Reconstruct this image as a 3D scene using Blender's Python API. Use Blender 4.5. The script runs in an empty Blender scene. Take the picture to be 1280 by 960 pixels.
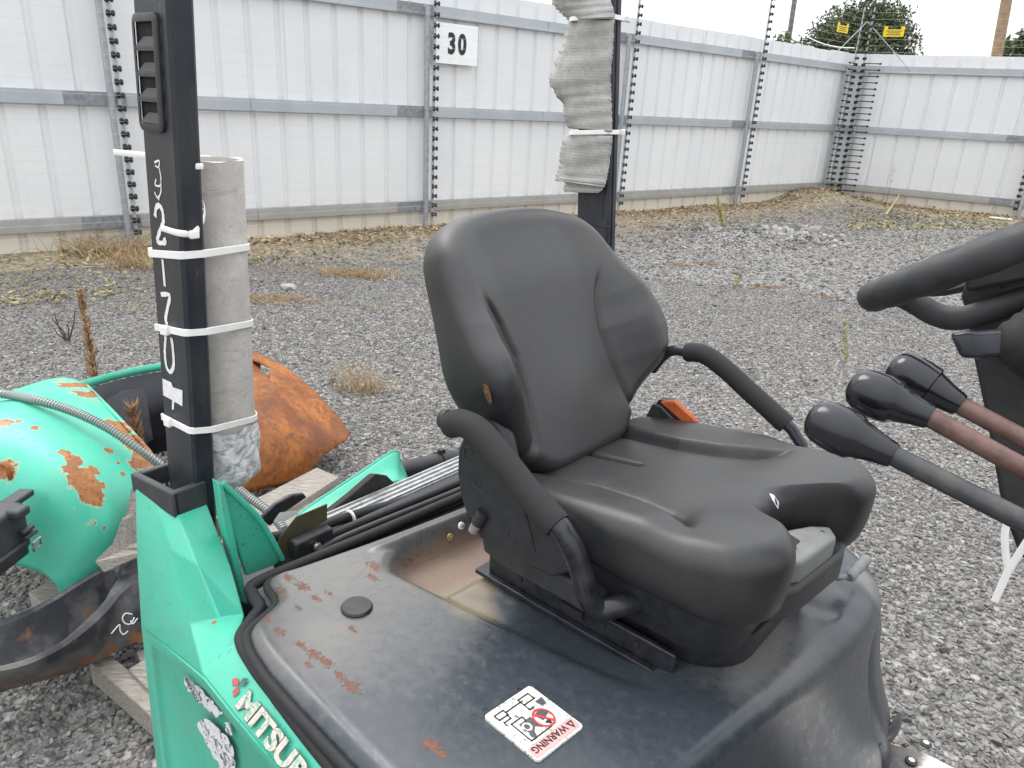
import bpy, bmesh, math, random
import numpy as np
from mathutils import Vector, Matrix, noise as mnoise
random.seed(7); rng = np.random.default_rng(11)
SC = bpy.context.scene
COL = SC.collection
PI = math.pi

# ------------------------------------------------------------------ camera
F_PX, CAM_H = 934.0, 1.9
_p, _r = math.radians(20.79), math.radians(3.188)
_fw = np.array([0, math.cos(_p), -math.sin(_p)]); _rt = np.array([1., 0, 0]); _up = np.array([0, math.sin(_p), math.cos(_p)])
CR = np.stack([math.cos(_r)*_rt + math.sin(_r)*_up, -math.sin(_r)*_rt + math.cos(_r)*_up, -_fw], 1)
CP = np.array([0, 0, CAM_H])
cam_d = bpy.data.cameras.new('camera'); cam = bpy.data.objects.new('camera', cam_d); COL.objects.link(cam)
cam_d.sensor_width = 36.0; cam_d.lens = 36.0*F_PX/1280.0; cam_d.clip_end = 2000; cam_d.clip_start = 0.02
M4 = Matrix.Identity(4)
for i in range(3):
    for j in range(3): M4[i][j] = CR[i, j]
    M4[i][3] = CP[i]
cam.matrix_world = M4
SC.camera = cam

# ------------------------------------------------------------------ world: bright overcast sky
SUN_EL, SUN_AZ = math.radians(52), math.radians(-38)     # azimuth clockwise from +Y
w = bpy.data.worlds.new('World'); SC.world = w; w.use_nodes = True
nt = w.node_tree; nt.nodes.clear()
sky = nt.nodes.new('ShaderNodeTexSky'); sky.sky_type = 'NISHITA'; sky.sun_disc = False
sky.sun_elevation = SUN_EL; sky.sun_rotation = SUN_AZ; sky.dust_density = 4.0; sky.air_density = 1.0
hs = nt.nodes.new('ShaderNodeHueSaturation'); hs.inputs['Saturation'].default_value = 0.12
cl = nt.nodes.new('ShaderNodeMixRGB'); cl.inputs['Color2'].default_value = (11.2, 11.4, 11.7, 1); cl.inputs['Fac'].default_value = 0.75
bg = nt.nodes.new('ShaderNodeBackground'); bg.inputs['Strength'].default_value = 0.15
wo = nt.nodes.new('ShaderNodeOutputWorld')
nt.links.new(sky.outputs[0], hs.inputs['Color']); nt.links.new(hs.outputs[0], cl.inputs['Color1'])
tcw = nt.nodes.new('ShaderNodeTexCoord'); spw = nt.nodes.new('ShaderNodeSeparateXYZ'); nt.links.new(tcw.outputs['Generated'], spw.inputs[0])
mrw = nt.nodes.new('ShaderNodeMapRange'); mrw.inputs[1].default_value = 0.0; mrw.inputs[2].default_value = 1.0; mrw.inputs[3].default_value = 0.76; mrw.inputs[4].default_value = 1.60
nt.links.new(spw.outputs['Z'], mrw.inputs[0])
mlw = nt.nodes.new('ShaderNodeMixRGB'); mlw.blend_type = 'MULTIPLY'; mlw.inputs[0].default_value = 1.0
nt.links.new(cl.outputs[0], mlw.inputs[1]); nt.links.new(mrw.outputs[0], mlw.inputs[2]); nt.links.new(mlw.outputs[0], bg.inputs[0]); nt.links.new(bg.outputs[0], wo.inputs[0])
sd = bpy.data.lights.new('sun', 'SUN'); sd.energy = 1.25; sd.angle = math.radians(28); sd.color = (1, .97, .92)
so = bpy.data.objects.new('sun', sd); COL.objects.link(so)
sdir = Vector((math.sin(SUN_AZ)*math.cos(SUN_EL), math.cos(SUN_AZ)*math.cos(SUN_EL), math.sin(SUN_EL)))
so.rotation_euler = sdir.to_track_quat('Z', 'Y').to_euler(); so.location = (0, 0, 30)
SC.view_settings.view_transform = 'Standard'; SC.view_settings.look = 'None'
SC.view_settings.exposure = 0.16; SC.view_settings.gamma = 1.0
SC.cycles.max_bounces = 6; SC.cycles.diffuse_bounces = 3; SC.cycles.glossy_bounces = 3

# ------------------------------------------------------------------ truck frame and measuring helpers
TO = np.array([-0.68206861, 1.4186372, 0.0]); TA = math.radians(130.0)
XF = np.array([math.sin(TA), math.cos(TA), 0]); YF = np.array([-XF[1], XF[0], 0]); ZF = np.array([0, 0, 1.])
def T(p): return TO + p[0]*XF + p[1]*YF + p[2]*ZF           # truck -> world
def TI(q):
    q = np.asarray(q, float) - TO
    return np.array([q @ XF, q @ YF, q[2]])
def ray(x, y): return CR @ np.array([x-640., -(y-480.), -F_PX])
def onz(x, y, z):
    d = ray(x, y); return CP + d*((z-CAM_H)/d[2])
def far(x, y, dist):
    d = ray(x, y); return CP + d*(dist/math.hypot(d[0], d[1]))
def onZ(x, y, z): return TI(onz(x, y, z))
def onX(x, y, X):
    d = ray(x, y); return TI(CP + d*((X - (CP-TO) @ XF)/(d @ XF)))
def onY(x, y, Y):
    d = ray(x, y); return TI(CP + d*((Y - (CP-TO) @ YF)/(d @ YF)))

# ------------------------------------------------------------------ materials
class NB:
    def __init__(s, name):
        s.m = bpy.data.materials.new(name); s.m.use_nodes = True
        s.t = s.m.node_tree; s.b = s.t.nodes['Principled BSDF']; s.bumps = None
    def n(s, typ, **kw):
        nd = s.t.nodes.new(typ)
        for k, v in kw.items():
            if k in nd.inputs: nd.inputs[k].default_value = v
            else: setattr(nd, k, v)
        return nd
    def l(s, a, b): s.t.links.new(a, b)
    def coord(s, kind='Object'):
        if not hasattr(s, '_tc'): s._tc = s.n('ShaderNodeTexCoord'); s._ge = s.n('ShaderNodeNewGeometry')
        return s._ge.outputs['Position'] if kind == 'World' else s._tc.outputs[kind]
    def noise(s, scale, detail=4, rough=.55, kind='Object', stretch=None, dist=0):
        nd = s.n('ShaderNodeTexNoise', Scale=scale, Detail=detail, Roughness=rough, Distortion=dist)
        c = s.coord(kind)
        if stretch:
            mp = s.n('ShaderNodeMapping'); mp.inputs['Scale'].default_value = stretch; s.l(c, mp.inputs[0]); c = mp.outputs[0]
        s.l(c, nd.inputs['Vector']); return nd.outputs['Fac']
    def math(s, op, a, b=None, c=None, clamp=False):
        nd = s.n('ShaderNodeMath', operation=op); nd.use_clamp = clamp
        for i, v in enumerate((a, b, c)):
            if v is None: continue
            if isinstance(v, (int, float)): nd.inputs[i].default_value = v
            else: s.l(v, nd.inputs[i])
        return nd.outputs[0]
    def ramp(s, v, lo, hi, a=0., b=1.):
        nd = s.n('ShaderNodeMapRange'); nd.inputs[1].default_value = lo; nd.inputs[2].default_value = hi
        nd.inputs[3].default_value = a; nd.inputs[4].default_value = b; s.l(v, nd.inputs[0]); return nd.outputs[0]
    def mix(s, fac, a, b):
        nd = s.n('ShaderNodeMixRGB')
        if isinstance(fac, (int, float)): nd.inputs[0].default_value = fac
        else: s.l(fac, nd.inputs[0])
        for i, v in ((1, a), (2, b)):
            if isinstance(v, tuple): nd.inputs[i].default_value = (*v[:3], 1)
            else: s.l(v, nd.inputs[i])
        return nd.outputs[0]
    def fmix(s, fac, a, b):   # float mix
        return s.math('ADD', s.math('MULTIPLY', fac, s.math('SUBTRACT', b, a)) if not (isinstance(a, (int, float)) and isinstance(b, (int, float))) else s.math('MULTIPLY', fac, b-a), a)
    def spots(s, lst):
        """lst of (world xyz, radius or (r along axis, r across, axis dir))"""
        P = s.coord('World'); out = None
        for sp in lst:
            c = sp[0]; r = sp[1]
            sub = s.n('ShaderNodeVectorMath', operation='SUBTRACT'); s.l(P, sub.inputs[0]); sub.inputs[1].default_value = tuple(c)
            if len(sp) == 2:
                ln = s.n('ShaderNodeVectorMath', operation='LENGTH'); s.l(sub.outputs[0], ln.inputs[0])
                d = s.math('DIVIDE', ln.outputs['Value'], r)
            else:
                ax = np.asarray(sp[2], float); ax = ax/np.linalg.norm(ax)
                dt = s.n('ShaderNodeVectorMath', operation='DOT_PRODUCT'); s.l(sub.outputs[0], dt.inputs[0]); dt.inputs[1].default_value = tuple(ax)
                l2 = s.n('ShaderNodeVectorMath', operation='DOT_PRODUCT'); s.l(sub.outputs[0], l2.inputs[0]); s.l(sub.outputs[0], l2.inputs[1])
                a2 = s.math('MULTIPLY', dt.outputs['Value'], dt.outputs['Value'])
                b2 = s.math('MAXIMUM', s.math('SUBTRACT', l2.outputs['Value'], a2), 0.0)
                d = s.math('SQRT', s.math('ADD', s.math('DIVIDE', a2, r[0]**2), s.math('DIVIDE', b2, r[1]**2)))
            v = s.math('SUBTRACT', 1.0, d)
            out = v if out is None else s.math('MAXIMUM', out, v)
        return out
    def edge(s, v, amp, scale, thr=0.0, soft=.08, detail=6, kind='World'):
        nz = s.noise(scale, detail, .65, kind)
        x = s.math('ADD', v, s.math('MULTIPLY', s.math('SUBTRACT', nz, .5), amp))
        return s.ramp(x, thr, thr+soft)
    def base(s, c):
        if isinstance(c, tuple): s.b.inputs['Base Color'].default_value = (*c[:3], 1)
        else: s.l(c, s.b.inputs['Base Color'])
    def rough(s, r):
        if isinstance(r, (int, float)): s.b.inputs['Roughness'].default_value = r
        else: s.l(r, s.b.inputs['Roughness'])
    def metal(s, v):
        if isinstance(v, (int, float)): s.b.inputs['Metallic'].default_value = v
        else: s.l(v, s.b.inputs['Metallic'])
    def bump(s, h, strength=.3, dist=.002):
        nd = s.n('ShaderNodeBump', Strength=strength, Distance=dist); s.l(h, nd.inputs['Height'])
        if s.bumps: s.l(s.bumps, nd.inputs['Normal'])
        s.bumps = nd.outputs[0]; s.l(s.bumps, s.b.inputs['Normal'])
    def spec(s, v): s.b.inputs['Specular IOR Level'].default_value = v

def simple(name, c, rough=.5, metal=0., var=.15, vs=30., bs=None, bd=.001, rv=.1):
    k = NB(name); nz = k.noise(vs, 5, .6)
    lo = tuple(x*(1-var) for x in c); hi = tuple(min(1, x*(1+var)) for x in c)
    k.base(k.mix(k.ramp(nz, .3, .7), lo, hi)); k.rough(k.ramp(nz, .3, .7, max(0, rough-rv), min(1, rough+rv))); k.metal(metal)
    if bs: k.bump(k.noise(bs, 4, .6), .5, bd)
    return k.m

MT = {}
# vinyl of the seat
k = NB('black_vinyl')
big = k.noise(5, 4, .6); fine = k.noise(60, 5, .7)
c = k.mix(k.ramp(big, .35, .7), (.019, .020, .022), (.034, .0335, .033))
c = k.mix(k.ramp(fine, .55, .75, 0, .35), c, (.058, .056, .053))
k.base(c); k.rough(k.ramp(big, .3, .7, .40, .52)); k.spec(.60)
vor = k.n('ShaderNodeTexVoronoi', Scale=420.); k.l(k.coord(), vor.inputs['Vector'])
k.bump(vor.outputs['Distance'], .22, .0006); k.bump(k.noise(22, 3), .12, .003)
MT['vinyl'] = k.m
MT['plastic'] = simple('black_plastic', (.022, .023, .026), .48, 0, .3, 40, 300, .0005)
MT['plastic2'] = simple('worn_black_plastic', (.032, .033, .036), .55, 0, .4, 18, 160, .0006)
MT['foam'] = simple('black_foam_sleeve', (.020, .020, .021), .85, 0, .3, 50, 700, .0008)
MT['rubber'] = simple('black_rubber_seal', (.015, .015, .016), .72, 0, .4, 60, 200, .0005)
MT['gloss_black'] = simple('polished_black_knob', (.009, .010, .014), .17, 0, .3, 20, 60, .0002, rv=.05)
MT['tube_black'] = simple('worn_black_tube', (.03, .032, .04), .32, .3, .5, 25, 90, .0004)
MT['grey_plastic'] = simple('grey_plastic', (.20, .205, .20), .5, 0, .12, 30, 300, .0004)
MT['white_nylon'] = simple('white_nylon', (.82, .82, .80), .38, 0, .04, 40)
MT['alu'] = simple('dull_aluminium', (.42, .43, .43), .5, .35, .25, 50, 300, .0004)
MT['galv'] = simple('galvanised_steel', (.40, .43, .455), .5, .35, .14, 14, 60, .0005)
MT['galv_dark'] = simple('weathered_galvanised_steel', (.24, .26, .28), .6, .3, .3, 20)
MT['chrome'] = simple('bright_steel', (.6, .6, .6), .25, .9, .15, 60)
MT['insul'] = simple('black_insulator', (.015, .015, .017), .45)
MT['wire'] = simple('fence_wire', (.62, .63, .64), .45, .3)
MT['yellow'] = simple('yellow_sign', (.78, .58, .02), .5)
MT['ink'] = simple('black_ink', (.02, .02, .022), .6)
MT['ink_grey'] = simple('worn_dark_ink', (.075, .075, .08), .6, 0, .5, 200)
MT['red_ink'] = simple('red_ink', (.55, .045, .04), .5, 0, .2, 120)
MT['sign_white'] = simple('white_sign', (.84, .85, .86), .45, 0, .04, 8)
MT['orange_plastic'] = simple('orange_plastic', (.50, .11, .03), .45, 0, .25, 60)
MT['khaki'] = simple('khaki_plate', (.085, .080, .045), .5, .2, .2, 20)
MT['dark_steel'] = simple('dark_chassis_steel', (.022, .024, .032), .5, .2, .5, 15, 60, .001)
MT['wheelgrip'] = simple('steering_wheel_grip', (.026, .027, .029), .6, 0, .3, 40, 500, .0006)

# hood paint: dark slate paint with dust, scratches, rust and a painted ridge sheen
k = NB('slate_hood_paint')
big = k.noise(4, 5, .6); fine = k.noise(45, 6, .7); vf = k.noise(480, 3, .7)
c = k.mix(k.ramp(big, .3, .7), (.029, .038, .049), (.043, .053, .065))
c = k.mix(k.ramp(fine, .5, .8, 0, .35), c, (.115, .118, .118))
dust = k.spots([(T((.36, .10, 1.0)), .40), (T((.46, .32, .93)), .24), (T((.5, -.02, 1.0)), .2), (T((1.05, .5, .98)), .18)])
c = k.mix(k.ramp(k.math('ADD', dust, k.math('MULTIPLY', k.math('SUBTRACT', fine, .5), .8)), 0, .9, 0, .75), c, (.175, .165, .15))
scr = k.noise(9, 2, .5, 'Object', (1, 30, 1)); scr2 = k.noise(14, 2, .5, 'Object', (22, 2, 1))
sm = k.math('MULTIPLY', k.ramp(scr, .66, .70), k.ramp(big, .5, .6))
c = k.mix(k.math('MULTIPLY', sm, .06), c, (.20, .20, .20))
sp = k.ramp(vf, .64, .72, 0, .06); c = k.mix(sp, c, (.16, .165, .17))
sp2 = k.ramp(k.noise(420, 3, .6), .31, .27, 0, .12); c = k.mix(sp2, c, (.012, .012, .014))
ctr = T(onX(1108, 1000, 1.26)); P_w = k.coord('World'); sb = k.n('ShaderNodeVectorMath', operation='DISTANCE'); k.l(P_w, sb.inputs[0]); sb.inputs[1].default_value = tuple(ctr)
for R_a, w_a in ((.118, .016), (.092, .008), (.070, .008)):
    rg = k.math('SUBTRACT', 1.0, k.math('DIVIDE', k.math('ABSOLUTE', k.math('SUBTRACT', k.math('ADD', sb.outputs['Value'], k.math('MULTIPLY', k.noise(14, 2), .05)), R_a+.025)), w_a), clamp=True)
    c = k.mix(k.math('MULTIPLY', rg, .45), c, (.25, .24, .225))
c = k.mix(k.math('MULTIPLY', k.edge(k.spots([(T(onZ(1092, 735, .98)), (.075, .05), XF), (T(onZ(950, 815, .995)), (.18, .05), YF-.12*XF)]), .6, 18, .05, .4), .6), c, (.20, .20, .20))  # grey dust at the far corner; pale ridge band paints in the sky reflection
seat_tan = k.edge(k.spots([(T((.54, .28, .94)), (.20, .10), YF), (T((.60, .22, .96)), (.12, .07), XF)]), .9, 7, .05, .5)
c = k.mix(k.math('MULTIPLY', seat_tan, .75), c, (.26, .21, .13))
pan_r = k.edge(k.spots([(T((.45, .40, .92)), (.30, .085), YF)]), .5, 9, .0, .35)
c = k.mix(k.math('MULTIPLY', pan_r, .85), c, (.23, .155, .115))
rust_pts = []
for (px, py, r) in [(376, 806, .012), (392, 818, .016), (408, 828, .014), (425, 845, .012), (440, 858, .018), (385, 830, .009), (360, 722, .014), (378, 733, .016), (348, 738, .018), (395, 748, .010), (412, 742, .009), (330, 770, .016), (440, 786, .010), (468, 708, .02), (466, 722, .014), (540, 932, .018), (552, 942, .012), (338, 745, .02), (372, 760, .009), (350, 790, .012)]:
    rust_pts.append((T(onZ(px, py, 1.0)), (r*1.8, r*.85), XF))
rust_pts.append((T((.39, .40, .957)), (.24, .020), YF))
rs = k.edge(k.spots(rust_pts), 3.6, 150, .42, .2)
rustc = k.mix(k.noise(90, 4, .7), (.075, .026, .012), (.24, .085, .035))
c = k.mix(rs, c, rustc)
wr = k.edge(k.spots([(T((.40, .44, .93)), (.24, .022), YF), (T((1.25, .80, .63)), (.09, .010), ZF)]), .5, 30, .1, .25)
c = k.mix(wr, c, (.17, .06, .018))
k.base(c)
rr = k.ramp(fine, .3, .7, .22, .40); rr = k.math('ADD', rr, k.math('MULTIPLY', k.math('MAXIMUM', rs, pan_r), .3), clamp=True)
k.rough(rr); k.spec(.55)
k.bump(rs, .4, .0012); k.bump(vf, .03, .0004); k.bump(k.noise(8, 3), .15, .004)
MT['hood'] = k.m

# pillar paint
k = NB('dark_blue_pillar_paint'); big = k.noise(9, 5, .65); f = k.noise(70, 5, .7)
c = k.mix(k.ramp(big, .35, .65), (.011, .0145, .023), (.024, .028, .036))
c = k.mix(k.ramp(k.noise(16, 4, .6, 'Object', (1, 1, .25)), .5, .72, 0, .55), c, (.060, .056, .052))
c = k.mix(k.ramp(k.noise(40, 3, .6, 'Object', (3, 3, .5)), .70, .74, 0, .5), c, (.15, .15, .15))
k.base(c); k.rough(k.ramp(big, .3, .7, .36, .6)); k.bump(f, .25, .0008)
MT['pillar'] = k.m

def green(name, rust=None, chips=.68, tone=1.0):
    k = NB(name); big = k.noise(3, 5, .6); f = k.noise(40, 6, .7)
    c = k.mix(k.ramp(big, .3, .7), (.045*tone, .42*tone, .285*tone), (.075*tone, .51*tone, .36*tone))
    c = k.mix(k.ramp(k.noise(9, 6, .7), .46, .72, 0, .5), c, (.13, .36, .275))
    c = k.mix(k.ramp(k.noise(6, 4, .6, 'Object', (6, 6, .7)), .6, .8, 0, .25), c, (.05, .20, .15))
    c = k.mix(k.ramp(k.noise(120, 2, .6), chips, chips+.03, 0, .6), c, (.05, .09, .07))
    k.rough(k.ramp(f, .3, .7, .34, .5))
    if rust:
        v = k.edge(k.spots(rust), 2.6, 20, .12, .05, 8)
        v2 = k.edge(k.spots(rust), 2.6, 20, .0, .05, 8)
        c = k.mix(v2, c, (.30, .42, .30))
        rc = k.mix(k.ramp(k.noise(30, 5, .7), .3, .7), (.16, .045, .010), (.42, .17, .035))
        rc = k.mix(k.ramp(k.noise(70, 4, .7), .55, .7), rc, (.06, .022, .010))
        c = k.mix(v, c, rc); k.bump(v, .5, .002)
    k.base(c); k.bump(f, .08, .0008); k.bump(k.noise(7, 3), .12, .004)
    return k.m
gr_sp = [(T(onX(237+160*0, 745, .25)), (.02, .006), ZF), (T(onX(264, 750, .25)), (.022, .007), ZF), (T(onX(268, 778, .28)), (.014, .006), ZF), (T((.1, -.2, .25)), (.05, .1), ZF)]
MT['green'] = green('mint_green_truck_paint', gr_sp)
MT['green_dirty'] = green('grimy_green_paint', None, .63, .85)

# rusted dome
k = NB('orange_rust'); big = k.noise(4, 6, .65); f = k.noise(30, 6, .75)
c = k.mix(k.ramp(big, .35, .65), (.13, .038, .011), (.40, .135, .020))
c = k.mix(k.ramp(f, .45, .66, 0, .9), c, (.11, .036, .014))
c = k.mix(k.ramp(k.noise(7, 4, .6), .62, .75, 0, .6), c, (.40, .24, .13))
k.base(c); k.rough(.72); k.bump(f, .5, .002); MT['rust'] = k.m

# cast iron
k = NB('black_cast_iron'); big = k.noise(5, 5, .6); f = k.noise(60, 5, .7)
c = k.mix(k.ramp(big, .35, .7), (.022, .024, .030), (.060, .061, .065))
c = k.mix(k.ramp(k.noise(8, 6, .7), .60, .70, 0, .85), c, (.20, .095, .035))
c = k.mix(k.ramp(k.noise(5, 5, .6), .42, .66, 0, .8), c, (.17, .165, .155))
ir = [(onz(x, y, z_), r_) for x, y, z_, r_ in ((0, 852, .2, .07), (35, 846, .18, .07), (70, 838, .17, .06), (105, 828, .16, .06), (140, 815, .15, .07), (172, 800, .15, .06), (40, 838, .25, .035), (143, 706, .30, .05), (132, 712, .30, .04), (105, 768, .20, .05), (5, 845, .22, .06), (182, 720, .30, .05))]
iv = k.math('MULTIPLY', k.edge(k.spots(ir), 2.6, 26, .50, .25), .8); c = k.mix(iv, c, k.mix(k.noise(40, 4, .7), (.10, .035, .014), (.30, .13, .045)))
k.base(c); k.rough(k.ramp(f, .3, .7, .35, .65)); k.metal(.15); k.bump(f, .3, .0012); MT['iron'] = k.m

# weathered wood
k = NB('weathered_wood')
g = k.noise(18, 6, .65, 'Object', (1, 9, 9), .6); b2 = k.noise(4, 4, .6)
c = k.mix(k.ramp(g, .3, .7), (.13, .115, .10), (.40, .37, .33))
c = k.mix(k.ramp(b2, .55, .75, 0, .5), c, (.22, .17, .12))
k.base(c); k.rough(.85); k.bump(g, .6, .003); MT['wood'] = k.m

# fence sheet: white steel, tan splash near the foot
k = NB('white_fence_steel'); big = k.noise(.8, 4, .6, 'World'); f = k.noise(5, 5, .7, 'World')
c = k.mix(k.ramp(big, .3, .7), (.68, .695, .71), (.75, .76, .765))
sep = k.n('ShaderNodeSeparateXYZ'); k.l(k.coord('World'), sep.inputs[0])
zz = k.math('ADD', sep.outputs['Z'], k.math('MULTIPLY', k.math('SUBTRACT', f, .5), .5))
c = k.mix(k.ramp(zz, .50, .18, 0, .75), c, (.62, .565, .455))
c = k.mix(k.math('MULTIPLY', k.ramp(k.noise(2.2, 4, .6, 'World', (4, 4, .5)), .66, .8, 0, .7), k.ramp(sep.outputs['Z'], .5, .2)), c, (.40, .25, .10))
k.base(c); k.rough(.42); k.spec(.3); MT['fence'] = k.m
k = NB('galvanised_rail'); big = k.noise(2.5, 4, .6, 'World'); f = k.noise(5, 5, .7, 'World')
c = k.mix(k.ramp(big, .3, .7), (.36, .395, .425), (.44, .475, .50))
sep = k.n('ShaderNodeSeparateXYZ'); k.l(k.coord('World'), sep.inputs[0])
zz = k.math('ADD', sep.outputs['Z'], k.math('MULTIPLY', k.math('SUBTRACT', f, .5), .5))
c = k.mix(k.ramp(zz, .5, .3, 0, .45), c, (.34, .27, .18))
k.base(c); k.rough(.45); k.metal(.3); MT['rail'] = k.m

# cardboard
k = NB('grey_cardboard'); big = k.noise(12, 5, .6); f = k.noise(90, 5, .7)
c = k.mix(k.ramp(big, .3, .7), (.29, .28, .268), (.44, .43, .415))
c = k.mix(k.ramp(f, .55, .75, 0, .5), c, (.16, .145, .13)); k.base(c); k.rough(.9)
wv = k.n('ShaderNodeTexWave', Scale=38., Distortion=.8); wv.bands_direction = 'Z'; k.l(k.coord(), wv.inputs['Vector'])
k.bump(wv.outputs['Fac'], .22, .0010); k.bump(f, .3, .001); k.bump(k.noise(16, 4, .65), .8, .008); MT['cardboard'] = k.m
k = NB('grey_cardboard_tube'); big = k.noise(14, 6, .7); f = k.noise(130, 5, .7)
c = k.mix(k.ramp(big, .3, .7), (.44, .415, .385), (.63, .60, .565))
c = k.mix(k.ramp(f, .58, .75, 0, .5), c, (.25, .23, .21))
wl = k.noise(7, 2, .5, 'Object', (1, 1, 3), 1.5)
c = k.mix(k.ramp(k.math('ABSOLUTE', k.math('SUBTRACT', wl, .5)), .012, .0, 0, .35), c, (.2, .18, .165))
k.base(c); k.rough(.9); k.bump(f, .25, .0008); k.bump(k.noise(25, 4), .4, .002); MT['tube'] = k.m
k = NB('crumpled_clear_film'); wv = k.noise(9, 4, .6, 'Object', (1, 1, 1.6), 4.5)
c = k.mix(k.ramp(wv, .34, .52), (.30, .295, .29), (.78, .78, .80)); k.base(c); k.rough(.22); k.bump(wv, .7, .008); MT['film'] = k.m

# ground
k = NB('gravel_ground')
vo = k.n('ShaderNodeTexVoronoi', Scale=34.); k.l(k.coord('World'), vo.inputs['Vector'])
vo2 = k.n('ShaderNodeTexVoronoi', Scale=17.); k.l(k.coord('World'), vo2.inputs['Vector'])
hsv = k.n('ShaderNodeSeparateColor'); k.l(vo.outputs['Color'], hsv.inputs[0])
big = k.noise(.35, 5, .6, 'World'); mid = k.noise(2.0, 5, .65, 'World'); f = k.noise(14, 5, .7, 'World')
c = k.mix(hsv.outputs[0], (.15, .147, .143), (.42, .41, .395))
c = k.mix(k.ramp(vo.outputs['Distance'], .45, .75, 0, .8), c, (.06, .057, .053))
c = k.mix(k.ramp(mid, .55, .75, 0, .35), c, (.30, .27, .23))
c = k.mix(k.ramp(k.noise(90, 3, .7, 'World'), .3, .7, 0, .25), c, (.10, .095, .09))
a1, d1 = math.radians(130.56), 9.81
a2, d2 = math.radians(59.44), 20.616
def plane_dist(a, d):
    dt = k.n('ShaderNodeVectorMath', operation='DOT_PRODUCT'); k.l(k.coord('World'), dt.inputs[0]); dt.inputs[1].default_value = (math.cos(a), math.sin(a), 0)
    return k.math('SUBTRACT', d, dt.outputs['Value'])
dd = k.math('MINIMUM', plane_dist(a1, d1), plane_dist(a2, d2))
dirt = k.ramp(k.math('ADD', dd, k.math('MULTIPLY', k.math('SUBTRACT', mid, .5), 2.6)), 2.6, .9)
dc = k.mix(k.ramp(f, .35, .65), (.16, .125, .085), (.50, .43, .31))
dc = k.mix(k.ramp(k.noise(1.6, 5, .7, 'World'), .55, .65, 0, .5), dc, (.22, .20, .10))
dc = k.mix(k.ramp(k.noise(1.1, 5, .7, 'World'), .56, .66, 0, .7), dc, (.24, .115, .045))
c = k.mix(dirt, c, dc); k.base(c); k.rough(.95); k.spec(.15)
k.bump(vo.outputs['Distance'], .9, .018); k.bump(vo2.outputs['Distance'], .3, .012); k.bump(f, .4, .02)
MT['ground'] = k.m

def attr_mat(name, c0, c1, rough=.9, extra=None, nscale=60, spec=.2):
    k = NB(name); at = k.n('ShaderNodeAttribute'); at.attribute_name = 'tone'
    c = k.mix(at.outputs['Fac'], c0, c1)
    if extra:
        at2 = k.n('ShaderNodeAttribute'); at2.attribute_name = 'tint'; c = k.mix(k.ramp(at2.outputs['Fac'], .7, 1., 0, .5), c, extra)
    c = k.mix(k.ramp(k.noise(nscale, 4, .7), .35, .7, 0, .35), c, tuple(x*.45 for x in c0))
    k.base(c); k.rough(rough); k.spec(spec); return k.m
MT['stone'] = attr_mat('crushed_stone', (.115, .113, .11), (.37, .362, .348), .85, (.34, .27, .22))
MT['leaf_dark'] = attr_mat('evergreen_leaves', (.035, .055, .028), (.19, .22, .125), .7)
MT['leaf_pale'] = attr_mat('pale_bush_leaves', (.07, .10, .05), (.20, .24, .13), .7)
MT['bark'] = simple('grey_bark', (.11, .09, .07), .9, 0, .3, 12, 25, .01)
MT['pole_wood'] = simple('brown_pole_wood', (.27, .195, .125), .85, 0, .25, 6, 12, .01)
MT['pole_grey'] = simple('grey_pole_wood', (.15, .145, .14), .85, 0, .25, 6, 12, .01)
MT['straw'] = attr_mat('dry_straw', (.30, .20, .10), (.62, .48, .29), .85)
MT['brown_weed'] = attr_mat('brown_dry_weed', (.24, .13, .07), (.56, .36, .20), .9)
MT['moss'] = attr_mat('yellow_green_moss', (.15, .13, .055), (.44, .39, .21), .9)
MT['green_weed'] = attr_mat('pale_green_weed', (.16, .18, .05), (.46, .47, .16), .8)
MT['litter'] = attr_mat('leaf_litter', (.16, .10, .05), (.62, .50, .32), .9)
MT['rubble'] = attr_mat('pale_rubble', (.10, .098, .09), (.50, .485, .455), .9)
MT['twig'] = simple('dark_twig', (.07, .055, .045), .9)
MT['paint_white'] = simple('white_chalk_paint', (.74, .74, .74), .7, 0, .12, 90)
MT['torn_foam'] = simple('torn_brown_foam', (.11, .055, .025), .95, 0, .5, 120, 200, .002)
k = NB('torn_white_decal'); nz = k.noise(55, 6, .75, 'World', None, 1.0)
c = k.mix(k.ramp(nz, .52, .56), (.66, .66, .69), (.09, .12, .11)); k.base(c); k.rough(.6); MT['decal'] = k.m
k = NB('scuffed_label'); nz = k.noise(150, 5, .75, 'World', None, .5)
c = k.mix(k.ramp(nz, .56, .60), (.76, .75, .70), (.15, .15, .145)); k.base(c); k.rough(.5); MT['label'] = k.m
k = NB('scuffed_pink_label'); nz = k.noise(170, 5, .75, 'World')
c = k.mix(k.ramp(nz, .60, .64), (.74, .36, .34), (.2, .12, .12)); k.base(c); k.rough(.5); MT['label_pink'] = k.m
k = NB('worn_letter'); nz = k.noise(110, 5, .75, 'World')
c = k.mix(k.ramp(nz, .47, .56), (.60, .46, .40), (.16, .38, .29)); k.base(c); k.rough(.55); MT['letter'] = k.m
k = NB('rusty_lever'); nz = k.noise(25, 5, .7); f = k.noise(90, 5, .7)
c = k.mix(k.ramp(nz, .38, .55), (.085, .042, .035), (.14, .078, .064)); c = k.mix(k.ramp(f, .62, .7), c, (.16, .055, .02))
rm = k.edge(k.spots([(T((1.335, .19, 1.60)), (.085, .04), XF), (T((1.345, .27, 1.60)), (.085, .04), XF)]), .8, 30, .0, .25)
c = k.mix(rm, (.028, .032, .042), c)
k.base(c); k.rough(.45); k.bump(f, .3, .0008); MT['lever_rust'] = k.m
k = NB('worn_lever'); nz = k.noise(14, 5, .7)
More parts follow.
